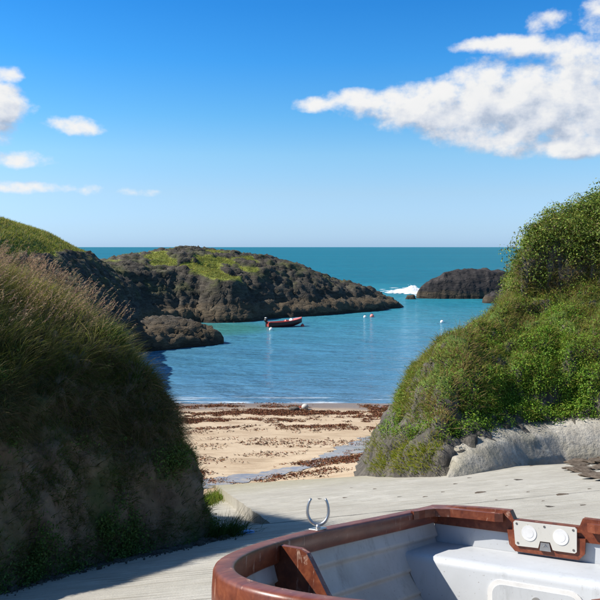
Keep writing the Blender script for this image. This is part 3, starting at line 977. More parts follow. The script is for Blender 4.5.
# --- left bank: long meadow grass over the top, tufts and hanging grass lower down
def left_grass():
    def wup(c, s, n):
        pt = .35 + .65 * sstep(-.25, .3, fbm(c, .9, 3))
        return (sstep(.75, 1.5, s) * pt + .05) * in_view(c, 120) * (c[:, 1] < 22) * (s < 7) * (c[:, 1] > 5)
    P, N, S = sample(LBm, 95000, wup)
    n = len(P)
    cl = fbm(P, 1.3, 3)
    Dv = unit(N * .55 + np.array([0, 0, .8]) + .32 * rng.normal(size=(n, 3)))
    L = rng.uniform(.16, .42, n) * (1 + .5 * cl) * (.6 + .4 * sstep(.6, 1.8, S))
    bend = unit(N * np.array([1, 1, 0]) + WIND * .6 + .35 * rng.normal(size=(n, 3)) * np.array([1, 1, .2])) * rng.uniform(.25, .85, n)[:, None] + np.array([0, 0, -.45]) * rng.random((n, 1))
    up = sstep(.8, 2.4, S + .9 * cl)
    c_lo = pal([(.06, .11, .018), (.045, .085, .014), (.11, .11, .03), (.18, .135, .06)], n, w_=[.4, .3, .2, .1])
    c_hi = pal([(.26, .28, .045), (.34, .32, .07), (.18, .23, .03), (.52, .41, .18)], n, w_=[.24, .28, .10, .38])  # crest straw, with extra yellow in the colour standing in for sunlight
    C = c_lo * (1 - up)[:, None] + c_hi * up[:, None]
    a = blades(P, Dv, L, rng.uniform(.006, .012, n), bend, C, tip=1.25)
    # hanging dead straw beneath the lip
    P, N, S = sample(LBm, 30000, lambda c, s, n: sstep(.35, .8, s) * sstep(2.2, 1.2, s) * sstep(-.2, .3, fbm(c, 1.1, 3)) * in_view(c, 120) * (c[:, 1] < 20) * (c[:, 1] > 5))
    n = len(P)
    Dv = unit(N * .8 + np.array([0, 0, .15]) + .3 * rng.normal(size=(n, 3)))
    b_ = blades(P, Dv, rng.uniform(.15, .45, n), rng.uniform(.005, .010, n), np.array([0, 0, -1.0]) * rng.uniform(.5, 1.0, (n, 1)) + .2 * rng.normal(size=(n, 3)), pal([(.22, .16, .075), (.16, .125, .055), (.10, .12, .03)], n))
    # tufts on the bare lower face
    P, N, S = sample(LBm, 45000, lambda c, s, n: sstep(-.05, .1, s) * sstep(1.3, .5, s) * sstep(-.25, .3, fbm(c, 1.6, 3)) * in_view(c, 120) * (c[:, 1] < 20) * (c[:, 1] > 5))
    n = len(P)
    Dv = unit(N * .7 + np.array([0, 0, .5]) + .4 * rng.normal(size=(n, 3)))
    c_ = blades(P, Dv, rng.uniform(.05, .2, n), rng.uniform(.004, .009, n), np.array([0, 0, -.7]) * rng.random((n, 1)) + .3 * rng.normal(size=(n, 3)), pal([(.08, .14, .024), (.11, .16, .03), (.16, .13, .05)], n), (0, .55))
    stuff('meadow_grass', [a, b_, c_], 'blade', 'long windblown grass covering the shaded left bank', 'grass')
    # leafy weeds in the shade
    P, N, S = sample(LBm, 60000, lambda c, s, n: (sstep(.10, .36, fbm(c + 31, 1.0, 3)) * sstep(3.0, 1.5, s) + .8 * sstep(.12, .0, s) * sstep(.0, .3, fbm(c, 1.2, 2))) * (s > -.15) * in_view(c, 120) * (c[:, 1] < 20) * (c[:, 1] > 5))
    n = len(P)
    P = P + N * rng.uniform(0, .14, (n, 1)) + .05 * rng.normal(size=(n, 3))
    v = leaves(P, unit(N + .6 * rng.normal(size=(n, 3))), rng.uniform(.02, .055, n), pal([(.085, .15, .03), (.12, .18, .04), (.06, .105, .022)], n), .5)
    stuff('leafy_weeds', [v], 'leaf', 'dark green leafy weeds on the face of the left bank', 'weeds')
    # seed heads: thin stalks with a drooping feathery panicle
    P, N, S = sample(LBm, 5200, lambda c, s, n: sstep(1.4, 2.6, s) * sstep(-.3, .2, fbm(c + 7, .8, 2)) * in_view(c, 90) * (s < 6) * (c[:, 1] < 18) * (c[:, 1] > 6))
    n = len(P)
    Dv = unit(N * .3 + np.array([0, 0, 1.0]) + WIND * .4 + .16 * rng.normal(size=(n, 3)))
    L = rng.uniform(.35, .62, n)
    bd = unit(WIND + .4 * rng.normal(size=(n, 3)) * np.array([1, 1, .1])) * rng.uniform(.15, .45, n)[:, None]
    parts = [blades(P, Dv, L, np.full(n, .005), bd, pal([(.34, .25, .12), (.28, .25, .09)], n), lv=(0, .5, .9))]
    tipp = P + (Dv + bd) * L[:, None]
    for k in range(9):
        f = .78 + .25 * k / 8
        q = P + Dv * (L * f)[:, None] + bd * (L * f * f)[:, None]
        dd = unit(Dv + 2 * bd + .55 * rng.normal(size=(n, 3)))
        parts.append(blades(q, dd, rng.uniform(.03, .06, n), np.full(n, .010), np.zeros((n, 3)) + np.array([.2, 0, -.3]), pal([(.46, .30, .19), (.42, .31, .17), (.36, .22, .15)], n), (0, .5)))
    stuff('seed_heads', parts, 'dry', 'pale feathery grass seed heads along the crest of the left bank', 'grass')


left_grass()


def right_green():
    wallfree = lambda c, s: (s > np.where((c[:, 0] > 4.3) & (c[:, 1] < 23.5), .75, .05))
    def kind_maps(P, S):
        u, v = uv(P)
        nz = fbm(P, .55, 4)
        n2 = fbm(P + 19, 1.1, 4)
        blob = lambda cu, cv, ru, rv: np.exp(-(((u - cu) / ru) ** 2 + ((v - cv) / rv) ** 2))
        tan = 1.1 * blob(462, 372, 24, 48) + 1.0 * blob(565, 280, 40, 24) + .8 * blob(520, 325, 20, 28) + .7 * blob(440, 415, 14, 22) + .6 * blob(590, 330, 20, 20)
        leafy = sstep(.1, .5, n2) * sstep(610, 640, u) + 1.1 * blob(505, 400, 45, 50) + .9 * blob(575, 395, 34, 45) + .6 * blob(550, 335, 28, 30) + .8 * blob(480, 440, 40, 14) + .5 * blob(400, 440, 12, 10)
        lime = blob(400, 462, 34, 16) + blob(425, 450, 22, 16)
        return nz, n2, tan, leafy, lime
    def wg(c, s, n):
        nz, n2, tan, leafy, lime = kind_maps(c, s)
        base = sstep(.9, 1.7, s + 1.0 * n2) * (.4 + .6 * sstep(-.3, .2, nz))
        base = np.maximum(base * (1 - .6 * np.clip(leafy, 0, 1)), 1.2 * lime * sstep(-.1, .15, n2 + .1))
        return base * wallfree(c, s) * in_view(c, 230) * (s < 13) * (.25 + .75 * sstep(40, 30, c[:, 1]))
    P, N, S = sample(RBm, 165000, wg)
    n = len(P)
    nz, n2, tan, leafy, lime = kind_maps(P, S)
    Dv = unit(N * .7 + np.array([0, 0, .65]) + .35 * rng.normal(size=(n, 3)))
    L = rng.uniform(.14, .40, n) * (1 + .5 * n2)
    bend = unit(N * np.array([1, 1, 0]) + .5 * rng.normal(size=(n, 3)) + WIND * .5) * rng.uniform(.2, .7, n)[:, None] + np.array([0, 0, -.6]) * rng.random((n, 1))
    C = pal([(.22, .25, .035), (.29, .29, .05), (.15, .20, .025), (.37, .32, .10)], n)
    Ct = pal([(.37, .27, .11), (.31, .22, .09), (.25, .21, .06)], n)
    Cl = pal([(.30, .33, .03), (.36, .34, .04), (.20, .27, .025)], n)
    ft = np.clip(tan * .85 + .35 * sstep(.15, .5, n2 + .1 * rng.normal(size=n)), 0, 1)
    C = np.where((rng.random(n) < ft)[:, None], Ct, C)
    C = np.where((rng.random(n) < np.clip(lime * 1.3, 0, 1))[:, None], Cl, C)
    L = np.where(lime > .4, L * .6, L)
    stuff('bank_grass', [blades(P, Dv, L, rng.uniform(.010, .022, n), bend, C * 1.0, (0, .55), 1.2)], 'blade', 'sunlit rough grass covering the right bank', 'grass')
    # broad-leaved plants
    def wl(c, s, n):
        nz, n2, tan, leafy, lime = kind_maps(c, s)
        return (np.clip(leafy, 0, 1.2) * sstep(-.35, .1, n2) + .30 * sstep(.1, .4, nz)) * (1 - .7 * np.clip(tan, 0, 1)) * wallfree(c, s) * in_view(c, 230) * sstep(.6, 1.2, s) * (s < 11) * (c[:, 1] < 36)
    P, N, S = sample(RBm, 115000, wl)
    n = len(P)
    lump = fbm(P + 3, 1.6, 3)
    P = P + N * (np.clip(.12 + .5 * lump, 0, .5) * rng.random(n) ** .6)[:, None] + .07 * rng.normal(size=(n, 3))
    C = pal([(.11, .22, .02), (.16, .27, .026), (.075, .165, .016), (.22, .29, .035)], n)
    stuff('bracken_patch', [leaves(P, unit(N + np.array([0, 0, .4]) + .5 * rng.normal(size=(n, 3))), rng.uniform(.035, .095, n), C, .5)], 'leaf', 'bright green leafy plants on the lower right bank', 'plants')


right_green()


def brambles():
    """bramble thicket along the crest of the right bank: canes and leaves in clumps"""
    P, N, S = sample(RBm, 1150, lambda c, s, n: sstep(5.2, 5.8, s) * (s < 13) * in_view(c, 230) * (c[:, 1] < 40))
    n = len(P)
    rad = rng.uniform(.22, .78, n)
    ctr = P + np.array([0, 0, .15]) + N * .12
    per = 170
    d = unit(rng.normal(size=(n * per, 3)) + np.array([-.15, -.25, .35]))
    rr = np.repeat(rad, per) * rng.random(n * per) ** .4
    q = np.repeat(ctr, per, 0) + d * rr[:, None] * np.array([1, 1, .8])
    tint = np.repeat(rng.normal(size=n), per)
    C = pal([(.12, .175, .025), (.18, .235, .036), (.075, .12, .02), (.26, .27, .06), (.25, .19, .09)], n * per, w_=[.32, .3, .2, .12, .06]) * (1 + .18 * np.clip(tint, -1.5, 1.5))[:, None]
    lv = leaves(q, unit(d + np.array([0, 0, .5]) + .5 * rng.normal(size=q.shape)), rng.uniform(.05, .115, n * per), np.clip(C, .01, 1), .62, .4)
    m_ = 1400
    k = rng.choice(n, m_)
    cp = ctr[k] + .25 * rng.normal(size=(m_, 3))
    Dv = unit(rng.normal(size=(m_, 3)) + np.array([-.4, -.3, 1.1]))
    cn = blades(cp, Dv, rng.uniform(.5, 1.1, m_), np.full(m_, .016), rng.normal(size=(m_, 3)) * .25 + np.array([0, 0, -.35]), pal([(.10, .06, .035), (.12, .11, .04), (.17, .12, .07)], m_))
    stuff('bramble_thicket', [lv, cn], 'leaf', 'dense bramble thicket growing along the crest of the right bank', 'brambles')
    # dry woody stems hanging at its left end
    P, N, S = sample(RBm, 1600, lambda c, s, n: np.exp(-(((uv(c)[0] - 508) / 12) ** 2 + ((uv(c)[1] - 268) / 22) ** 2)))
    m_ = len(P)
    Dv = unit(N * .9 + .6 * rng.normal(size=(m_, 3)) + np.array([0, 0, .2]))
    cn = blades(P, Dv, rng.uniform(.25, .6, m_), np.full(m_, .02), np.array([0, 0, -.8]) * rng.random((m_, 1)), pal([(.20, .15, .10), (.13, .09, .06), (.26, .21, .13)], m_))
    stuff('dead_stems', [cn], 'dry', 'dry brown stems hanging below the left end of the brambles', 'stems')


brambles()


def far_turf():
    P, N, S = sample(HLm, 60000, lambda c, s, n: sstep(.35, .8, s) * in_view(c, 30) * sstep(.3, .7, n[:, 2]) * (c[:, 1] > 36))
    n = len(P)
    Dv = unit(N * .4 + np.array([0, 0, 1]) + .4 * rng.normal(size=(n, 3)))
    C = pal([(.19, .215, .03), (.25, .25, .045), (.13, .165, .022), (.28, .23, .08)], n)
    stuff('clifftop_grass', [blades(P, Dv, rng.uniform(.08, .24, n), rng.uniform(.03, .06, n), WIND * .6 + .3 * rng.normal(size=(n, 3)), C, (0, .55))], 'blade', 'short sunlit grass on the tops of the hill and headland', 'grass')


far_turf()

# ------------------------------------------------------------------ beach: stream, weed, stones, float
def build_stream():
    pts = np.array([(-6.5, 25.3), (-3.6, 25.6), (-1.6, 26.6), (0.2, 27.3), (1.3, 28.4), (2.4, 30.2), (3.2, 32.0), (3.7, 33.0)])
    wd = np.array([.5, .6, .4, .35, .55, .7, .5, .15])
    t = np.linspace(0, len(pts) - 1, 220)
    cx, cy = np.interp(t, range(len(pts)), pts[:, 0]), np.interp(t, range(len(pts)), pts[:, 1])
    hw = np.interp(t, range(len(pts)), wd)
    e1 = hw * (1 + 1.1 * fbm(np.stack([t * 3, 0 * t, 0 * t], 1), 1.2, 4))
    e2 = hw * (1 + 1.1 * fbm(np.stack([t * 3, 0 * t + 9, 0 * t], 1), 1.2, 4))
    tx, ty = np.gradient(cx), np.gradient(cy)
    ln = np.hypot(tx, ty) + 1e-9
    nx, ny = -ty / ln, tx / ln
    K = 9
    V = []
    for k in range(K):
        f = k / (K - 1) * 2 - 1
        off = np.where(f < 0, f * e1, f * e2)
        x, y = cx + nx * off, cy + ny * off
        V.append(np.stack([x, y, sand_z(x, y) + .016], 1))
    V = np.concatenate(V)
    I = np.arange(len(V)).reshape(K, -1)
    Qd = np.stack([I[:-1, :-1], I[:-1, 1:], I[1:, 1:], I[1:, :-1]], -1).reshape(-1, 4)
    tag(link('stream', mesh_np('stream', V, Qd), M['film']), kind='structure')


build_stream()


def build_seaweed():
    n = 420000
    x = rng.uniform(-11, 7.5, n)
    y = rng.uniform(24.3, 40.9, n)
    P3 = np.stack([x * .35, y, 0 * x], 1)
    nz = fbm(P3, .75, 4)
    nf = fbm(np.stack([x, y, 0 * x + 5], 1), 1.6, 3)
    band = 1.3 * np.exp(-((y - 38.4) / 2.1) ** 2) + .75 * np.exp(-((y - 35.4) / .9) ** 2) * (x < 4) + .8 * np.exp(-((y - 27.3 - .25 * x) / .9) ** 2) + .10
    pr = .75 * band * sstep(-.12, .35, nz + .35 * nf)
    k = rng.random(n) < pr
    x, y = x[k], y[k]
    n = len(x)
    P = np.stack([x, y, sand_z(x, y) + .012], 1)
    ang = rng.uniform(0, 2 * math.pi, n)
    d = np.stack([np.cos(ang), np.sin(ang) * .8, rng.uniform(.05, .4, n)], 1)
    C = pal([(.20, .062, .03), (.26, .10, .045), (.14, .05, .026), (.30, .16, .075), (.08, .04, .022)], n)
    L = rng.uniform(.03, .13, n)
    b1 = blades(P, unit(d), L, rng.uniform(.02, .06, n), np.array([0, 0, -.35]) + .4 * rng.normal(size=(n, 3)) * np.array([1, 1, .2]), C, (0, .55))
    P2 = P + np.array([0, 0, .01])
    b2 = leaves(P2, unit(np.array([0, 0, 1.0]) + .4 * rng.normal(size=(n, 3))), rng.uniform(.03, .085, n), C * .9, .5, .2)
    stuff('seaweed', [b1, b2], 'weed', 'red-brown seaweed strewn in bands across the sandy beach', 'seaweed')


build_seaweed()


def stone_mesh(name, size, seed, flat=1.0, sub=2, rough=.25):
    bm = bmesh.new()
    bmesh.ops.create_icosphere(bm, subdivisions=sub, radius=1)
    V = np.array([v.co[:] for v in bm.verts])
    f = fbm(V + seed * 3.7, 1.0, 3) * rough + fbm(V + seed, 2.6, 2) * rough * .4
    # a few flat cleaved facets
    r_ = np.random.default_rng(seed)
    V = V * (1 + f)[:, None]
    for _ in range(5):
        nrm = r_.normal(size=3)
        nrm /= np.linalg.norm(nrm)
        dd = V @ nrm - r_.uniform(.55, .85)
        V = V - np.where(dd > 0, dd, 0)[:, None] * nrm
    V = V * np.array([size[0], size[1], size[2] * flat])
    for v, c in zip(bm.verts, V):
        v.co = c
    return bm_mesh(name, bm, smooth=False)


def place(name, me, m, loc, rz, label, cat, group=None, rx=0, ry=0):
    o = bpy.data.objects.new(name, me)
    COL.objects.link(o)
    if not me.materials:
        me.materials.append(M[m])
    o.location = loc
    o.rotation_euler = (rx, ry, rz)
    return tag(o, label, cat, group)


def zs(f, x, y):
    return float(np.ravel(f(np.array([float(x)]), np.array([float(y)])))[0])


# float washed up at the tide line, a dark boulder beside it
x, y = (305 - 300) / F * 39.0, 39.0
fl = bpy.data.objects.new('washed_up_float', None)
COL.objects.link(fl)
fl.location = (x, y, zs(sand_z, x, y))
tag(fl, 'pale washed-up fishing float lying on the seaweed at the tide line', 'float')
bm = bmesh.new()
bmesh.ops.create_uvsphere(bm, u_segments=20, v_segments=12, radius=.18)
for v in bm.verts:
    v.co.z = v.co.z * .9 + .13
    v.co.x *= 1.08
link('body', bm_mesh('body', bm, True), M['plate'], fl)
bm = bmesh.new()
tube(bm, [(-.17, 0, .12), (-.26, .02, .13), (-.29, .03, .08)], .035, 8)
link('eye', bm_mesh('eye', bm, True), M['redb'], fl)
bx, by = (293 - 300) / F * 38.7, 38.7
place('beach_stone', stone_mesh('beach_stone', (.36, .22, .16), 4), 'boulder', (bx, by, zs(sand_z, bx, by) + .06), .2, 'dark stone lying just left of the pale float on the beach', 'stone')

# stones along the foot of the left bank, alike
stm = [stone_mesh('foot_stone', (1, .8, .6), k) for k in range(5)]
for m_ in stm:
    m_.materials.append(M['boulder'])
gi_ = 0
for k in range(46):
    t = rng.uniform(0, 1)
    fx, fy = np.interp(t, [0, .3, .65, 1], [-4.0, -2.9, -1.8, -1.35]), np.interp(t, [0, .3, .65, 1], [8.9, 10.65, 11.65, 12.1])
    off = abs(rng.normal()) * .16 - .02
    fx, fy = fx + off * .8, fy - off * .6
    s_ = rng.uniform(.03, .085)
    o = place('bank_stone', stm[k % 5], 'boulder', (fx, fy, zs(slip_z, fx, fy) + s_ * .25), rng.uniform(0, 6), 'small rough stone fallen at the foot of the left bank beside the slipway', 'stone', 'stones fallen along the foot of the left bank')
    o.scale = (s_,) * 3

# flat slabs of stone heaped at the right end of the slip
flm = [stone_mesh('slab', (1, .7, .16), 20 + k, 1, 2, .3) for k in range(5)]
for m_ in flm:
    m_.materials.append(M['slate'])
for k in range(44):
    u = rng.uniform(566, 640)
    v = np.interp(u, [566, 585, 640], [463, 461, 458]) + rng.uniform(0, 1) * np.interp(u, [566, 600, 640], [6, 22, 24])
    dn = (v - 247) / F - .25 + .1 * (u - 300) / F
    y = 1.7 / dn
    x = (u - 300) / F * y
    s_ = rng.uniform(.12, .36)
    o = place('flat_stone', flm[k % 5], 'slate', (x, y, zs(slip_z, x, y) + .03 + .05 * rng.random()), rng.uniform(-.6, .6), 'flat brown stone in the heap at the right edge of the slipway', 'stone', 'heap of flat stones at the right edge of the slipway', rng.uniform(-.3, .05), rng.uniform(-.15, .2))
    o.scale = (s_, s_, s_)

# driftwood and weed scraps on the slip: each its own small thing
def on_slip(u, v):
    y = 1.7 / ((v - 247) / F - .25 + .1 * (u - 300) / F)
    x = (u - 300) / F * y
    return x, y, zs(slip_z, x, y)


ORD = 'leftmost second third fourth fifth sixth seventh eighth ninth tenth eleventh twelfth thirteenth fourteenth fifteenth sixteenth seventeenth eighteenth nineteenth twentieth'.split()
scm = [stone_mesh('scrap', (1, .35, .10), 40 + k, 1, 2, .45) for k in range(4)]
scraps = [(519, 480, 9), (562, 495, 14), (551, 507, 10), (533, 466, 6), (480, 493, 13), (443, 492, 4), (425, 497, 6), (507, 486, 5), (455, 484, 5), (543, 501, 4), (400, 497, 5), (345, 498, 6), (320, 499, 5), (375, 489, 5), (583, 505, 6), (497, 500, 4), (470, 478, 5), (352, 488, 4), (590, 489, 6), (528, 492, 4)]
for k, (u, v, wpx) in enumerate(sorted(scraps)):
    x, y, z = on_slip(u, v)
    s_ = wpx * y / F * .55
    o = place('weed_scrap', scm[k % 4], 'slate', (x, y, z + s_ * .04), rng.uniform(-.3, .3), ORD[k] + ' dark dried scrap from the left on the pale slipway beyond the dinghy', 'scrap', 'dried scraps stranded on the slipway')
    o.scale = (s_, s_ * 1.3, s_)
scm[0].materials.clear()
scm[0].materials.append(M['boulder'])
x, y, z = on_slip(246, 533)
bm = bmesh.new()
bmesh.ops.create_icosphere(bm, subdivisions=2, radius=1)
for v in bm.verts:
    p = v.co.copy()
    v.co = Vector((p.x * .16, p.y * .09, max(p.z, -.3) * .06)) * (1 + .5 * float(perlin(np.array([[p.x * 2.1, p.y * 2.1, p.z * 2.1]]))[0]))
o = link('plastic_scrap', bm_mesh('plastic_scrap', bm), M['bluep'])
o.location = (x, y, zs(track_z, x, y) + .02)
tag(o, 'crumpled blue plastic scrap at the foot of the left bank', 'litter')

# gravel strip under the left bank
n = 5200
t = rng.random(n)
gx = np.interp(t, [0, .3, .65, .86, 1], [-4.2, -2.95, -1.85, -1.35, -1.5]) + 0
gy = np.interp(t, [0, .3, .65, .86, 1], [8.6, 10.6, 11.6, 12.1, 13.2])
off = np.abs(rng.normal(size=n)) * .13
gx, gy = gx + off * .7 - .04, gy - off * .7 * (t < .9)
r_ = rng.uniform(.008, .028, n)
base = unit(np.array([(1, 1, 1), (-1, -1, 1), (-1, 1, -1), (1, -1, -1)], float))
Vg = (np.stack([gx, gy, np.where(gy < 13.2, slip_z(gx, gy), track_z(gx, gy)) + r_ * .3], 1)[:, None] + base[None] * r_[:, None, None] * rng.uniform(.7, 1.3, (n, 4, 1))).reshape(-1, 3)
Tg = ((np.arange(n) * 4)[:, None, None] + np.array([(0, 1, 2), (0, 3, 1), (0, 2, 3), (1, 3, 2)])[None]).reshape(-1, 3)
tag(link('gravel', mesh_np('gravel', Vg, Tg, smooth=False), M['gravel']), 'loose dark gravel along the foot of the left bank', 'gravel', kind='stuff')

# a clump of green on the slope left of the slab
P = np.stack([rng.normal(-2.75, .16, 900), rng.normal(22.6, .9, 900), np.zeros(900)], 1)
P[:, 2] = track_z(P[:, 0], P[:, 1])
n = len(P)
ga = blades(P, unit(np.array([0, 0, 1]) + .4 * rng.normal(size=(n, 3))), rng.uniform(.1, .3, n), rng.uniform(.015, .03, n), .4 * rng.normal(size=(n, 3)), pal([(.16, .24, .025), (.11, .18, .02), (.22, .25, .04)], n))
stuff('green_tuft', [ga], 'blade', 'bright green tuft beside the left corner of the slipway slab', 'grass')
P = np.stack([rng.normal(-1.3, .16, 1100), rng.normal(12.35, .22, 1100), np.zeros(1100)], 1)
P[:, 2] = slip_z(P[:, 0], P[:, 1]) - .03
n = len(P)
ga = blades(P, unit(np.array([.25, 0, 1]) + .4 * rng.normal(size=(n, 3))), rng.uniform(.15, .42, n), rng.uniform(.008, .014, n), .35 * rng.normal(size=(n, 3)) + np.array([.2, 0, -.2]), pal([(.04, .08, .016), (.06, .10, .02), (.03, .06, .012)], n))
stuff('dark_tuft', [ga], 'blade', 'dark spiky tuft at the seaward foot of the left bank', 'grass')

# ------------------------------------------------------------------ breaking wave at the sea rock
def build_splash():
    n = 7000
    u = rng.normal(410, 4.5, n)
    v0 = 291 + rng.normal(0, .8, n)
    d = CAMZ * F / (v0 - 247)
    x = (u - 300) / F * d
    h = rng.random(n) ** 1.6 * 1.25 * np.exp(-((u - 412) / 5.5) ** 2) * (.75 + .5 * fbm(np.stack([u, v0, 0 * u], 1), .35, 3)) + .03
    c = np.stack([x, d + rng.normal(0, .5, n), h], 1)
    r_ = rng.uniform(.03, .10, n)
    V = (c[:, None] + unit(np.array([(1, 1, 1), (-1, -1, 1), (-1, 1, -1), (1, -1, -1)], float))[None] * r_[:, None, None]).reshape(-1, 3)
    T = ((np.arange(n) * 4)[:, None, None] + np.array([(0, 1, 2), (0, 3, 1), (0, 2, 3), (1, 3, 2)])[None]).reshape(-1, 3)
    # flat sheets of foam streaming off it
    m_ = 420
    uu = rng.normal(415, 13, m_)
    vv = np.clip(291.5 + rng.normal(0, 1.3, m_), 288, 297)
    dd = CAMZ * F / (vv - 247)
    cc = np.stack([(uu - 300) / F * dd, dd, np.full(m_, .03)], 1)
    k = 8
    ang = np.linspace(0, 2 * math.pi, k, endpoint=False)
    rr = rng.uniform(.3, 1.0, (m_, k))
    ring = np.stack([np.cos(ang)[None] * rr * rng.uniform(.5, 1.6, (m_, 1)), np.sin(ang)[None] * rr * .5, 0 * rr + .03 * rng.random((m_, 1))], -1) + cc[:, None]
    V2 = np.concatenate([cc[:, None] + np.array([0, 0, .05]), ring], 1).reshape(-1, 3)
    fan = np.array([(0, 1 + i, 1 + (i + 1) % k) for i in range(k)])
    T2 = ((np.arange(m_) * (k + 1))[:, None, None] + fan[None]).reshape(-1, 3)
    Vv, Tt = np.concatenate([V, V2]), np.concatenate([T, T2 + len(V)])
    tag(link('breaking_wave', mesh_np('breaking_wave', Vv, Tt), M['chaff']), 'white surf breaking against the left side of the sea rock', 'surf', kind='stuff')


build_splash()

# ------------------------------------------------------------------ mooring buoys
def buoy(u, v, dia, m, label):
    x, y = at_sea(u, v)
    e = bpy.data.objects.new('mooring_buoy', None)
    COL.objects.link(e)
    e.location = (x, y, 0)
    tag(e, label, 'buoy', 'mooring buoys afloat in the cove')
    r = dia / 2
    bm = bmesh.new()
    bmesh.ops.create_uvsphere(bm, u_segments=18, v_segments=12, radius=r)
    for vv in bm.verts:
        if vv.co.z < -.5 * r:
            vv.co.z *= 1.15
        vv.co.z += r * .35
    link('body', bm_mesh('body', bm, True), M[m], e)
    bm = bmesh.new()
    tube(bm, [(r * .32 * math.cos(a), 0, r * 1.33 + r * .3 * math.sin(a)) for a in np.linspace(0, math.pi, 9)], r * .1, 6)
    link('ring', bm_mesh('ring', bm, True), M['dark'], e)


buoy(271, 330, .42, 'whiteb', 'pale buoy floating under the stern of the moored boat')
buoy(302.5, 326.5, .42, 'redb', 'dark red buoy floating off the bow of the moored boat')
buoy(365, 317.5, .40, 'whiteb', 'pale buoy close beside a red one near the headland tip')
buoy(372, 317, .55, 'pinkb', 'red buoy near the headland tip, right of a pale one')
buoy(442, 322.5, .42, 'whiteb', 'lone white buoy on open water left of the right bank')

# ------------------------------------------------------------------ boats: hull skins
def hull_half(t, L, Bs, Bm, n, mexp):
    q = np.clip((t - .4) / .6, 0, 1)
    bow = np.clip(1 - q ** n, 0, 1) ** (1 / mexp)
    mid = Bs + (Bm - Bs) * np.sin(np.pi / 2 * np.clip(t / .4, 0, 1))
    return mid * bow


def hull_skin(pars, depth, sheer, inset=0.0, nt=70, ng=25, planks=0, floor=None, rise=.35, t0=0.0):
    L, Bs, Bm, n, mexp = pars
    T = t0 + (1 - t0) * (1 - (1 - np.linspace(0, 1, nt)) ** 2)
    V = []
    for t in T:
        b = max(float(hull_half(np.array(t), *pars)) - inset, 0.0)
        x = L * t - inset * (t > .9) * (t - .9) * 10
        dp = depth * (1 - rise * t ** 4) - inset
        z0 = sheer(t)
        for gk in range(2 * ng - 1):
            f = gk / (2 * ng - 2) * 2 - 1
            a = (1 - abs(f)) * math.pi / 2
            y = math.copysign(b * max(math.cos(a), 0) ** .55, f)
            z = z0 - dp * math.sin(a) ** 1.05
            if planks:
                ph = (1 - abs(f)) * planks
                st = (ph - math.floor(ph))
                off = .020 * st ** 1.5
                y -= math.copysign(off if inset > 0 else -off, f) * min(1, b * 4)
            if floor is not None and z < floor:
                z = floor + (z - floor) * .05
            V.append((x, y, z))
    k = 2 * ng - 1
    I = np.arange(nt * k).reshape(nt, k)
    Qd = np.stack([I[:-1, :-1], I[:-1, 1:], I[1:, 1:], I[1:, :-1]], -1).reshape(-1, 4)
    return np.array(V), Qd


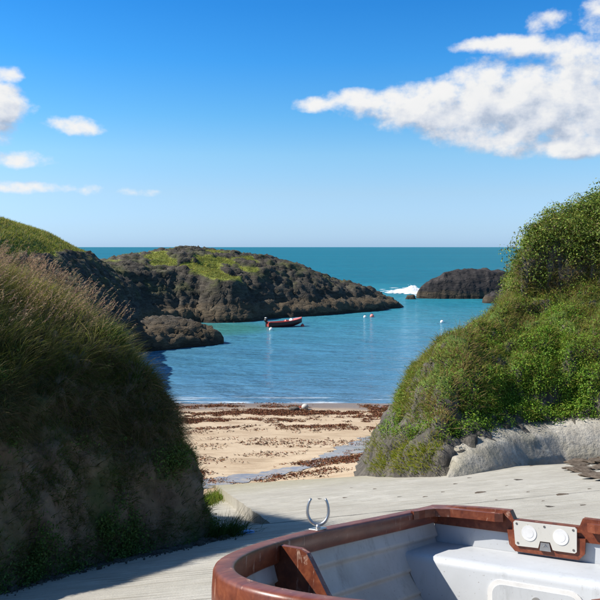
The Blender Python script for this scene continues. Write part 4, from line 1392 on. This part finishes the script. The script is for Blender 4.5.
# ------------------------------------------------------------------ the varnished dinghy in the foreground
def build_dinghy():
    yaw, pit, rol = 4.114, .161, .092
    px_, py_, pz_ = 1.332, 3.906, -1.463
    L, Bs, Bm, nn, mexp, sh, shp = 2.545, .681, .76, 1.787, 1.992, .169, 2.07
    pars = (L, Bs, Bm, nn, mexp)
    sheer = lambda t: sh * t ** shp
    root = bpy.data.objects.new('dinghy', None)
    COL.objects.link(root)
    root.matrix_world = Matrix.Translation((px_, py_, CAMZ + pz_)) @ Matrix.Rotation(yaw, 4, 'Z') @ Matrix.Rotation(-pit, 4, 'Y') @ Matrix.Rotation(rol, 4, 'X')
    tag(root, 'varnished wood-rimmed dinghy with grey interior parked on the slipway', 'dinghy')
    DEP = .56
    V, Q = hull_skin(pars, DEP, lambda t: sheer(t) - .02, .012, planks=5)
    link('hull', mesh_np('hull', V, Q[:, ::-1]), M['hullpaint'], root)
    V, Q = hull_skin(pars, DEP, lambda t: sheer(t) - .03, .032, planks=6, floor=-.44, t0=.012, ng=61)
    link('lining', mesh_np('lining', V, Q), M['lining'], root)
    # gunwale: swept section along the sheer line, stern to bow to stern
    T = 1 - (1 - np.linspace(0, 1, 90)) ** 2
    xs_, ys_ = L * T, hull_half(T, *pars)
    zz = np.array([sheer(t) for t in T])
    path = np.concatenate([np.stack([xs_, -ys_, zz], 1), np.stack([xs_, ys_, zz], 1)[::-1][1:]])
    tg = np.gradient(path[:, :2], axis=0)
    tg /= np.linalg.norm(tg, axis=1)[:, None] + 1e-9
    inn = np.stack([-tg[:, 1], tg[:, 0]], 1)   # inward
    sec = [(.012, 0), (.004, -.003), (0, -.012), (-.002, -.06), (.0, -.125), (.008, -.135), (.028, -.135), (.03, -.085), (.058, -.085), (.066, -.078), (.068, -.01), (.063, -.002), (.054, 0)]
    rings = []
    for (a, b) in sec:
        rings.append(np.concatenate([path[:, :2] + inn * a, (path[:, 2] + b)[:, None]], 1))
    ns, npt = len(sec), len(path)
    V = np.stack(rings, 1).reshape(-1, 3)
    I = np.arange(npt * ns).reshape(npt, ns)
    I2 = np.concatenate([I, I[:, :1]], 1)
    Qd = np.stack([I2[:-1, :-1], I2[:-1, 1:], I2[1:, 1:], I2[1:, :-1]], -1).reshape(-1, 4)
    link('gunwale', mesh_np('gunwale', V, Qd), M['wood'], root)
    # transom: painted board below, varnished cap above with the motor notch
    ysl = np.linspace(-Bs + .035, Bs - .035, 61)

    def zbot(y, dep=DEP):
        f = min(abs(y) / (Bs - .02), 1)
        a = math.acos(min(1, f ** (1 / .55)))
        return -.03 - (dep - .03) * math.sin(a) ** 1.05
    bm = bmesh.new()
    rows = []
    for y in ysl:
        zb = min(zbot(y), -.09)
        rows.append([bm.verts.new(p) for p in ((-.012, y, -.088), (.014, y, -.088), (.014, y, zb), (-.012, y, zb))])
    for a, b in zip(rows, rows[1:]):
        for k in range(4):
            bm.faces.new((a[k], a[(k + 1) % 4], b[(k + 1) % 4], b[k]))
    link('transom', bm_mesh('transom', bm), M['bench'], root)

    def ztop(y):
        ay = abs(y)
        if ay < .172:
            return -.022
        base = .022 - .024 * ((ay - .19) / .49) ** 2 if ay > .19 else .022
        return base if ay > .192 else -.022 + (base + .022) * (ay - .172) / .02
    yc = sorted(set(np.round(np.concatenate([np.linspace(-Bs + .005, Bs - .005, 45), [-.172, .172, -.192, .192, -.1719, .1719]]), 4)))
    bm = bmesh.new()
    rows = []
    for y in yc:
        zt = ztop(y)
        zl = -.095
        rows.append([bm.verts.new(p) for p in ((-.03, y, zt), (.028, y, zt), (.028, y, zl), (-.03, y, zl))])
    for a, b in zip(rows, rows[1:]):
        for k in range(4):
            bm.faces.new((a[k], a[(k + 1) % 4], b[(k + 1) % 4], b[k]))
    bm.faces.new(rows[0])
    bm.faces.new(rows[-1][::-1])
    bevel(bm, .006, 2)
    link('transom_cap', bm_mesh('transom_cap', bm), M['wood'], root)
    # board behind the motor plate
    bm = bmesh.new()
    prism(bm, [(-.205, -.075), (-.197, -.150), (-.165, -.182), (.165, -.182), (.197, -.150), (.205, -.075)], .0285, .046, 0)
    bevel(bm, .004, 2)
    link('motor_board', bm_mesh('motor_board', bm), M['wood'], root)
    # motor clamp plate
    pl = bpy.data.objects.new('motor_plate', None)
    bm = bmesh.new()
    prism(bm, [(-.166, -.030), (-.158, -.022), (.158, -.022), (.166, -.030), (.160, -.142), (.150, -.150), (.050, -.150), (.038, -.148), (.026, -.112), (-.026, -.112), (-.038, -.148), (-.150, -.150), (-.160, -.142)], .0465, .056, 0)
    bevel(bm, .0025, 2)
    pl = link('motor_plate', bm_mesh('motor_plate', bm), M['plate'], root)
    for cy in (-.083, .083):
        bm = bmesh.new()
        for r0, r1, x1 in ((.040, .034, .0605), (.024, .020, .0615)):
            prism(bm, [(cy + r0 * math.cos(a), -.078 + r0 * math.sin(a)) for a in np.linspace(0, 2 * math.pi, 28, endpoint=False)], .055, x1 - .002, 0)
        link('clamp_pad', bm_mesh('clamp_pad', bm), M['whitep'], pl)
    for (sy, sz) in ((-.148, -.036), (.148, -.036), (-.145, -.135), (.145, -.135), (0, -.036)):
        bm = bmesh.new()
        prism(bm, [(sy + .006 * math.cos(a), sz + .006 * math.sin(a)) for a in np.linspace(0, 2 * math.pi, 10, endpoint=False)], .0555, .0578, 0)
        link('screw', bm_mesh('screw', bm), M['screw'], pl)
    bm = bmesh.new()
    prism(bm, [(-.022, -.117), (.022, -.117), (.030, -.158), (-.030, -.158)], .0465, .060, 0)
    bevel(bm, .003, 2)
    tube(bm, [(.058, -.012, -.138), (.064, 0, -.126), (.058, .012, -.138)], .003, 6)
    link('drain_fitting', bm_mesh('drain_fitting', bm), M['steel'], root)
    # quarter knees tying gunwale to transom
    for sgn in (-1, 1):
        bm = bmesh.new()
        cor = Bs - .05
        poly = [(.029, cor), (.029, cor - .13), (.029, cor - .40), (.060, cor - .41), (.082, cor - .37), (.085, cor - .25), (.10, cor - .12), (.14, cor - .045), (.21, cor - .015), (.27, cor - .005), (.30, cor + .012), (.30, cor + .03), (.1, cor + .02)]
        poly = [(a, sgn * b) for a, b in poly]
        if sgn < 0:
            poly = poly[::-1]
        prism(bm, poly[::-1], -.036, .007, 2)
        bevel(bm, .006, 2)
        link('quarter_knee', bm_mesh('quarter_knee', bm), M['wood'], root)
    # stern bench moulded in one piece
    bm = bmesh.new()
    nY = 33
    prof = [(.016, -.195), (.33, -.195), (.362, -.199), (.378, -.212), (.384, -.235), (.392, -.43), (.392, -.47)]
    rows = []
    for k in range(nY):
        f = k / (nY - 1) * 2 - 1
        row = []
        for (a, z) in prof:
            b = float(hull_half(np.array(a / L), *pars)) - .04
            zz_ = min(1.0, (sheer(a / L) - .03 - z) / (DEP - .03))
            aa = math.asin(zz_ ** (1 / 1.05))
            b = b * math.cos(aa) ** .55 if zz_ < .9 else b * .55
            b = max(b, .35)
            row.append(bm.verts.new((a, f * (b + .012), z)))
        rows.append(row)
    for a, b in zip(rows, rows[1:]):
        for k in range(len(prof) - 1):
            bm.faces.new((a[k], a[k + 1], b[k + 1], b[k]))
    bench = link('stern_bench', bm_mesh('stern_bench', bm, True), M['bench'], root)
    # hatch in the bench face
    def rrect(y0, y1, z0, z1, r, n=6):
        pts = []
        for (cy, cz, a0) in ((y1 - r, z1 - r, 0), (y0 + r, z1 - r, 90), (y0 + r, z0 + r, 180), (y1 - r, z0 + r, 270)):
            for k in range(n + 1):
                a = R(a0 + 90 * k / n)
                pts.append((cy + r * math.cos(a), cz + r * math.sin(a)))
        return pts
    bm = bmesh.new()
    prism(bm, rrect(-.20, .27, -.44, -.252, .07), .378, .397, 0)
    bevel(bm, .004, 2)
    hatch = link('hatch', bm_mesh('hatch', bm), M['whitep'], bench)
    bm = bmesh.new()
    prism(bm, rrect(-.175, .245, -.42, -.272, .055), .390, .402, 0)
    bevel(bm, .004, 2)
    link('hatch_lid', bm_mesh('hatch_lid', bm), M['bench'], hatch)
    bm = bmesh.new()
    tube(bm, [(.398, .045, -.325), (.412, .045, -.325)], .022, 18)
    link('latch', bm_mesh('latch', bm), M['steel'], hatch)
    # scooped frame across the bow
    bm = bmesh.new()
    xf = 1.60
    bf = float(hull_half(np.array(xf / L), *pars)) - .045
    zt = sheer(xf / L) - .012
    up, lo = [], []
    for k in range(41):
        f = k / 40 * 2 - 1
        y = f * bf
        e = (1 - abs(f)) * bf
        top = zt - np.interp(e, [0, .15, .175, .21, .27, .36, .48, .7], [0, 0, .03, .085, .17, .25, .30, .33])
        aa = math.acos(min(1, (abs(f) * .985) ** (1 / .55)))
        bot = sheer(xf / L) - .03 - (DEP - .06) * math.sin(aa) ** 1.05
        up.append((y, max(top, bot + .03)))
        lo.append((y, min(bot, zt - .01)))
    rows = []
    for (y, a), (_, b) in zip(up, lo):
        rows.append([bm.verts.new(p) for p in ((xf, y, a), (xf + .028, y, a), (xf + .028, y, b), (xf, y, b))])
    for a, b in zip(rows, rows[1:]):
        for k in range(4):
            bm.faces.new((a[k], a[(k + 1) % 4], b[(k + 1) % 4], b[k]))
    bm.faces.new(rows[0])
    bm.faces.new(rows[-1][::-1])
    link('bow_frame', bm_mesh('bow_frame', bm), M['wood'], root)
    # oarlocks in their sockets
    for sgn in (-1, 1):
        x = 1.17
        y = sgn * (float(hull_half(np.array(x / L), *pars)) - .033)
        z = sheer(x / L)
        bm = bmesh.new()
        box(bm, (x, y, z + .003), (.085, .05, .006))
        bevel(bm, .002, 1)
        sock = link('oarlock_socket', bm_mesh('oarlock_socket', bm), M['steel'], root)
        bm = bmesh.new()
        tube(bm, [(x, y, z), (x, y, z + .022)], [.013, .010], 12)
        ang = np.linspace(R(-138), R(138), 25)
        rad = [.0055 + .0025 * math.cos(a / 1.6) for a in ang]
        tube(bm, [(x + .565 * .049 * math.sin(a), y - .825 * .049 * math.sin(a), z + .078 - .058 * math.cos(a) * (1.0 if abs(a) < 1.57 else 1.35)) for a in ang], rad, 10)
        link('oarlock', bm_mesh('oarlock', bm, True), M['steel'], root)
    for ch in root.children_recursive:
        if ch.type == 'MESH' and ch.name.split('.')[0] in ('hull', 'lining', 'gunwale', 'transom', 'transom_cap', 'quarter_knee', 'stern_bench', 'bow_frame'):
            for v in ch.data.vertices:
                if v.co.y > .3:
                    v.co.y += (v.co.y - .3) * .52
    return root, pars, sheer, DEP


dinghy, dpars, dsheer, dDEP = build_dinghy()


def build_trolley():
    """launching trolley that carries the dinghy on the slope"""
    MW = dinghy.matrix_world
    root = bpy.data.objects.new('launching_trolley', None)
    COL.objects.link(root)
    root.matrix_world = MW
    tag(root, 'galvanised launching trolley carrying the varnished dinghy', 'trolley')
    keel = -.02 - dDEP - .01
    bm = bmesh.new()
    for sgn in (-1, 1):
        tube(bm, [(.25, sgn * .34, keel + .03), (1.4, sgn * .28, keel - .02), (2.2, 0, keel - .02)], .024, 10)
    tube(bm, [(.25, -.36, keel - .045), (.25, .36, keel - .045)], .022, 10)
    link('frame', bm_mesh('frame', bm, True), M['steel'], root)
    ax = .95
    inv = MW.inverted()
    bm = bmesh.new()
    tube(bm, [(ax, -1.0, keel - .14), (ax, 1.0, keel - .14)], .02, 10)
    for sgn in (-1, 1):
        tube(bm, [(ax, sgn * .3, keel - .15), (ax, sgn * .3, keel - .02)], .02, 8)
    link('axle', bm_mesh('axle', bm, True), M['steel'], root)
    up = inv.to_3x3() @ Vector((0, 0, 1))

    def drop(p):     # height of a local point above the slip
        wp = MW @ Vector(p)
        return wp.z - zs(slip_z, wp.x, wp.y)
    for sgn in (-1, 1):
        c = (ax, sgn * .95, keel - .14)
        r = drop(c) * .97
        bm = bmesh.new()
        n, m_ = 32, 10
        w_ = min(.055, r * .3)
        ring = []
        for i in range(n):
            a = 2 * math.pi * i / n
            ring.append([bm.verts.new((c[0] + (r - w_ + w_ * math.cos(b)) * math.cos(a), c[1] + w_ * 1.2 * math.sin(b), c[2] + (r - w_ + w_ * math.cos(b)) * math.sin(a))) for b in np.linspace(0, 2 * math.pi, m_, endpoint=False)])
        for i in range(n):
            for k in range(m_):
                bm.faces.new((ring[i][k], ring[i][(k + 1) % m_], ring[(i + 1) % n][(k + 1) % m_], ring[(i + 1) % n][k]))
        wh = link('wheel', bm_mesh('wheel', bm, True), M['dark'], root)
        bm = bmesh.new()
        tube(bm, [(c[0], c[1] - .03, c[2]), (c[0], c[1] + .03, c[2])], r - 1.7 * w_, 20)
        link('rim', bm_mesh('rim', bm), M['whitep'], wh)
    # prop under the bow end
    p = Vector((2.1, 0, keel - .02))
    hgt = drop(p)
    wp = MW @ p
    bm = bmesh.new()
    foot = inv @ Vector((wp.x, wp.y, wp.z - hgt))
    tube(bm, [tuple(p), tuple(foot)], .022, 10)
    box(bm, tuple(foot), (.14, .14, .012))
    link('prop', bm_mesh('prop', bm), M['steel'], root)


build_trolley()

# ------------------------------------------------------------------ the moored boat
def build_moored():
    u0, v0 = 268.5, 327.0
    x0, y0 = at_sea(285, 326.5)
    root = bpy.data.objects.new('moored_boat', None)
    COL.objects.link(root)
    root.location = (x0, y0, 0)
    root.rotation_euler = (R(-3), 0, R(14))
    tag(root, 'dark red open motorboat moored in the cove below the headland', 'boat')
    L = 3.9
    pars = (L, .62, .78, 2.0, 1.6)
    off = Vector((-L / 2, 0, 0))
    sheer = lambda t: .48 + .42 * t ** 2.4 + .05 * (1 - t) ** 2

    def sh(V):
        return V + np.array([-L / 2, 0, 0])
    V, Q = hull_skin(pars, .72, sheer, 0, nt=36, ng=11)
    link('hull', mesh_np('hull', sh(V), Q[:, ::-1]), M['maroon'], root)
    V, Q = hull_skin(pars, .62, sheer, .04, nt=36, ng=11, floor=.12, t0=.01)
    link('lining', mesh_np('lining', sh(V), Q), M['timber'], root)
    T = 1 - (1 - np.linspace(0, 1, 40)) ** 2
    xs_, ys_ = L * T - L / 2, hull_half(T, *pars)
    zz = np.array([sheer(t) for t in T])
    path = np.concatenate([np.stack([xs_, -ys_, zz], 1), np.stack([xs_, ys_, zz], 1)[::-1][1:]])
    bm = bmesh.new()
    tube(bm, [tuple(p) for p in path], .045, 6)
    link('rail', bm_mesh('rail', bm, True), M['redp'], root)
    bm = bmesh.new()
    box(bm, (-L / 2 + .02, 0, .28), (.05, 1.16, .5))
    bevel(bm, .02, 2)
    link('transom', bm_mesh('transom', bm), M['redp'], root)
    for t in (.25, .52):
        b = float(hull_half(np.array(t), *pars))
        bm = bmesh.new()
        box(bm, (L * t - L / 2, 0, sheer(t) - .16), (.26, 2 * b - .05, .04))
        bevel(bm, .01, 1)
        link('thwart', bm_mesh('thwart', bm), M['timber'], root)
    # raised foredeck, white with red sides
    bm = bmesh.new()
    ts = np.linspace(.70, .985, 10)
    rows = []
    for t in ts:
        b = float(hull_half(np.array(t), *pars)) + .005
        x = L * t - L / 2
        rows.append([bm.verts.new((x, f * b, sheer(t) + .03 + .16 * (1 - f * f) * (1 - (t - .7))) ) for f in np.linspace(-1, 1, 9)])
    for a, b in zip(rows, rows[1:]):
        for k in range(8):
            bm.faces.new((a[k], a[k + 1], b[k + 1], b[k]))
    link('foredeck', bm_mesh('foredeck', bm, True), M['pinkb'], root)
    bm = bmesh.new()
    box(bm, (.74, 0, .66), (.34, 1.0, .42))
    bmesh.ops.bevel(bm, geom=bm.edges[:], offset=.09, segments=3, affect='EDGES')
    link('cuddy', bm_mesh('cuddy', bm, True), M['whitep'], root)
    bm = bmesh.new()
    box(bm, (.1, -.1, .60), (.34, .6, .30))
    bmesh.ops.bevel(bm, geom=bm.edges[:], offset=.07, segments=2, affect='EDGES')
    link('engine_box', bm_mesh('engine_box', bm, True), M['redp'], root)
    bm = bmesh.new()
    tube(bm, [(-L / 2 - .16, 0, .55), (-L / 2 - .2, 0, -.3)], [.09, .06], 10)
    box(bm, (-L / 2 - .06, 0, .45), (.16, .18, .2))
    eng = link('outboard_motor', bm_mesh('outboard_motor', bm), M['dark'], root)
    bm = bmesh.new()
    box(bm, (-L / 2 - .2, 0, .74), (.36, .3, .42))
    bmesh.ops.bevel(bm, geom=bm.edges[:], offset=.08, segments=3, affect='EDGES')
    link('cowling', bm_mesh('cowling', bm, True), M['dark'], eng)
    bm = bmesh.new()
    box(bm, (-L / 2 - .2, 0, .99), (.26, .22, .14))
    bmesh.ops.bevel(bm, geom=bm.edges[:], offset=.04, segments=2, affect='EDGES')
    link('cowling_cap', bm_mesh('cowling_cap', bm, True), M['whitep'], eng)


build_moored()
SC.cycles.max_bounces = 6

SC.cycles.transparent_max_bounces = 8
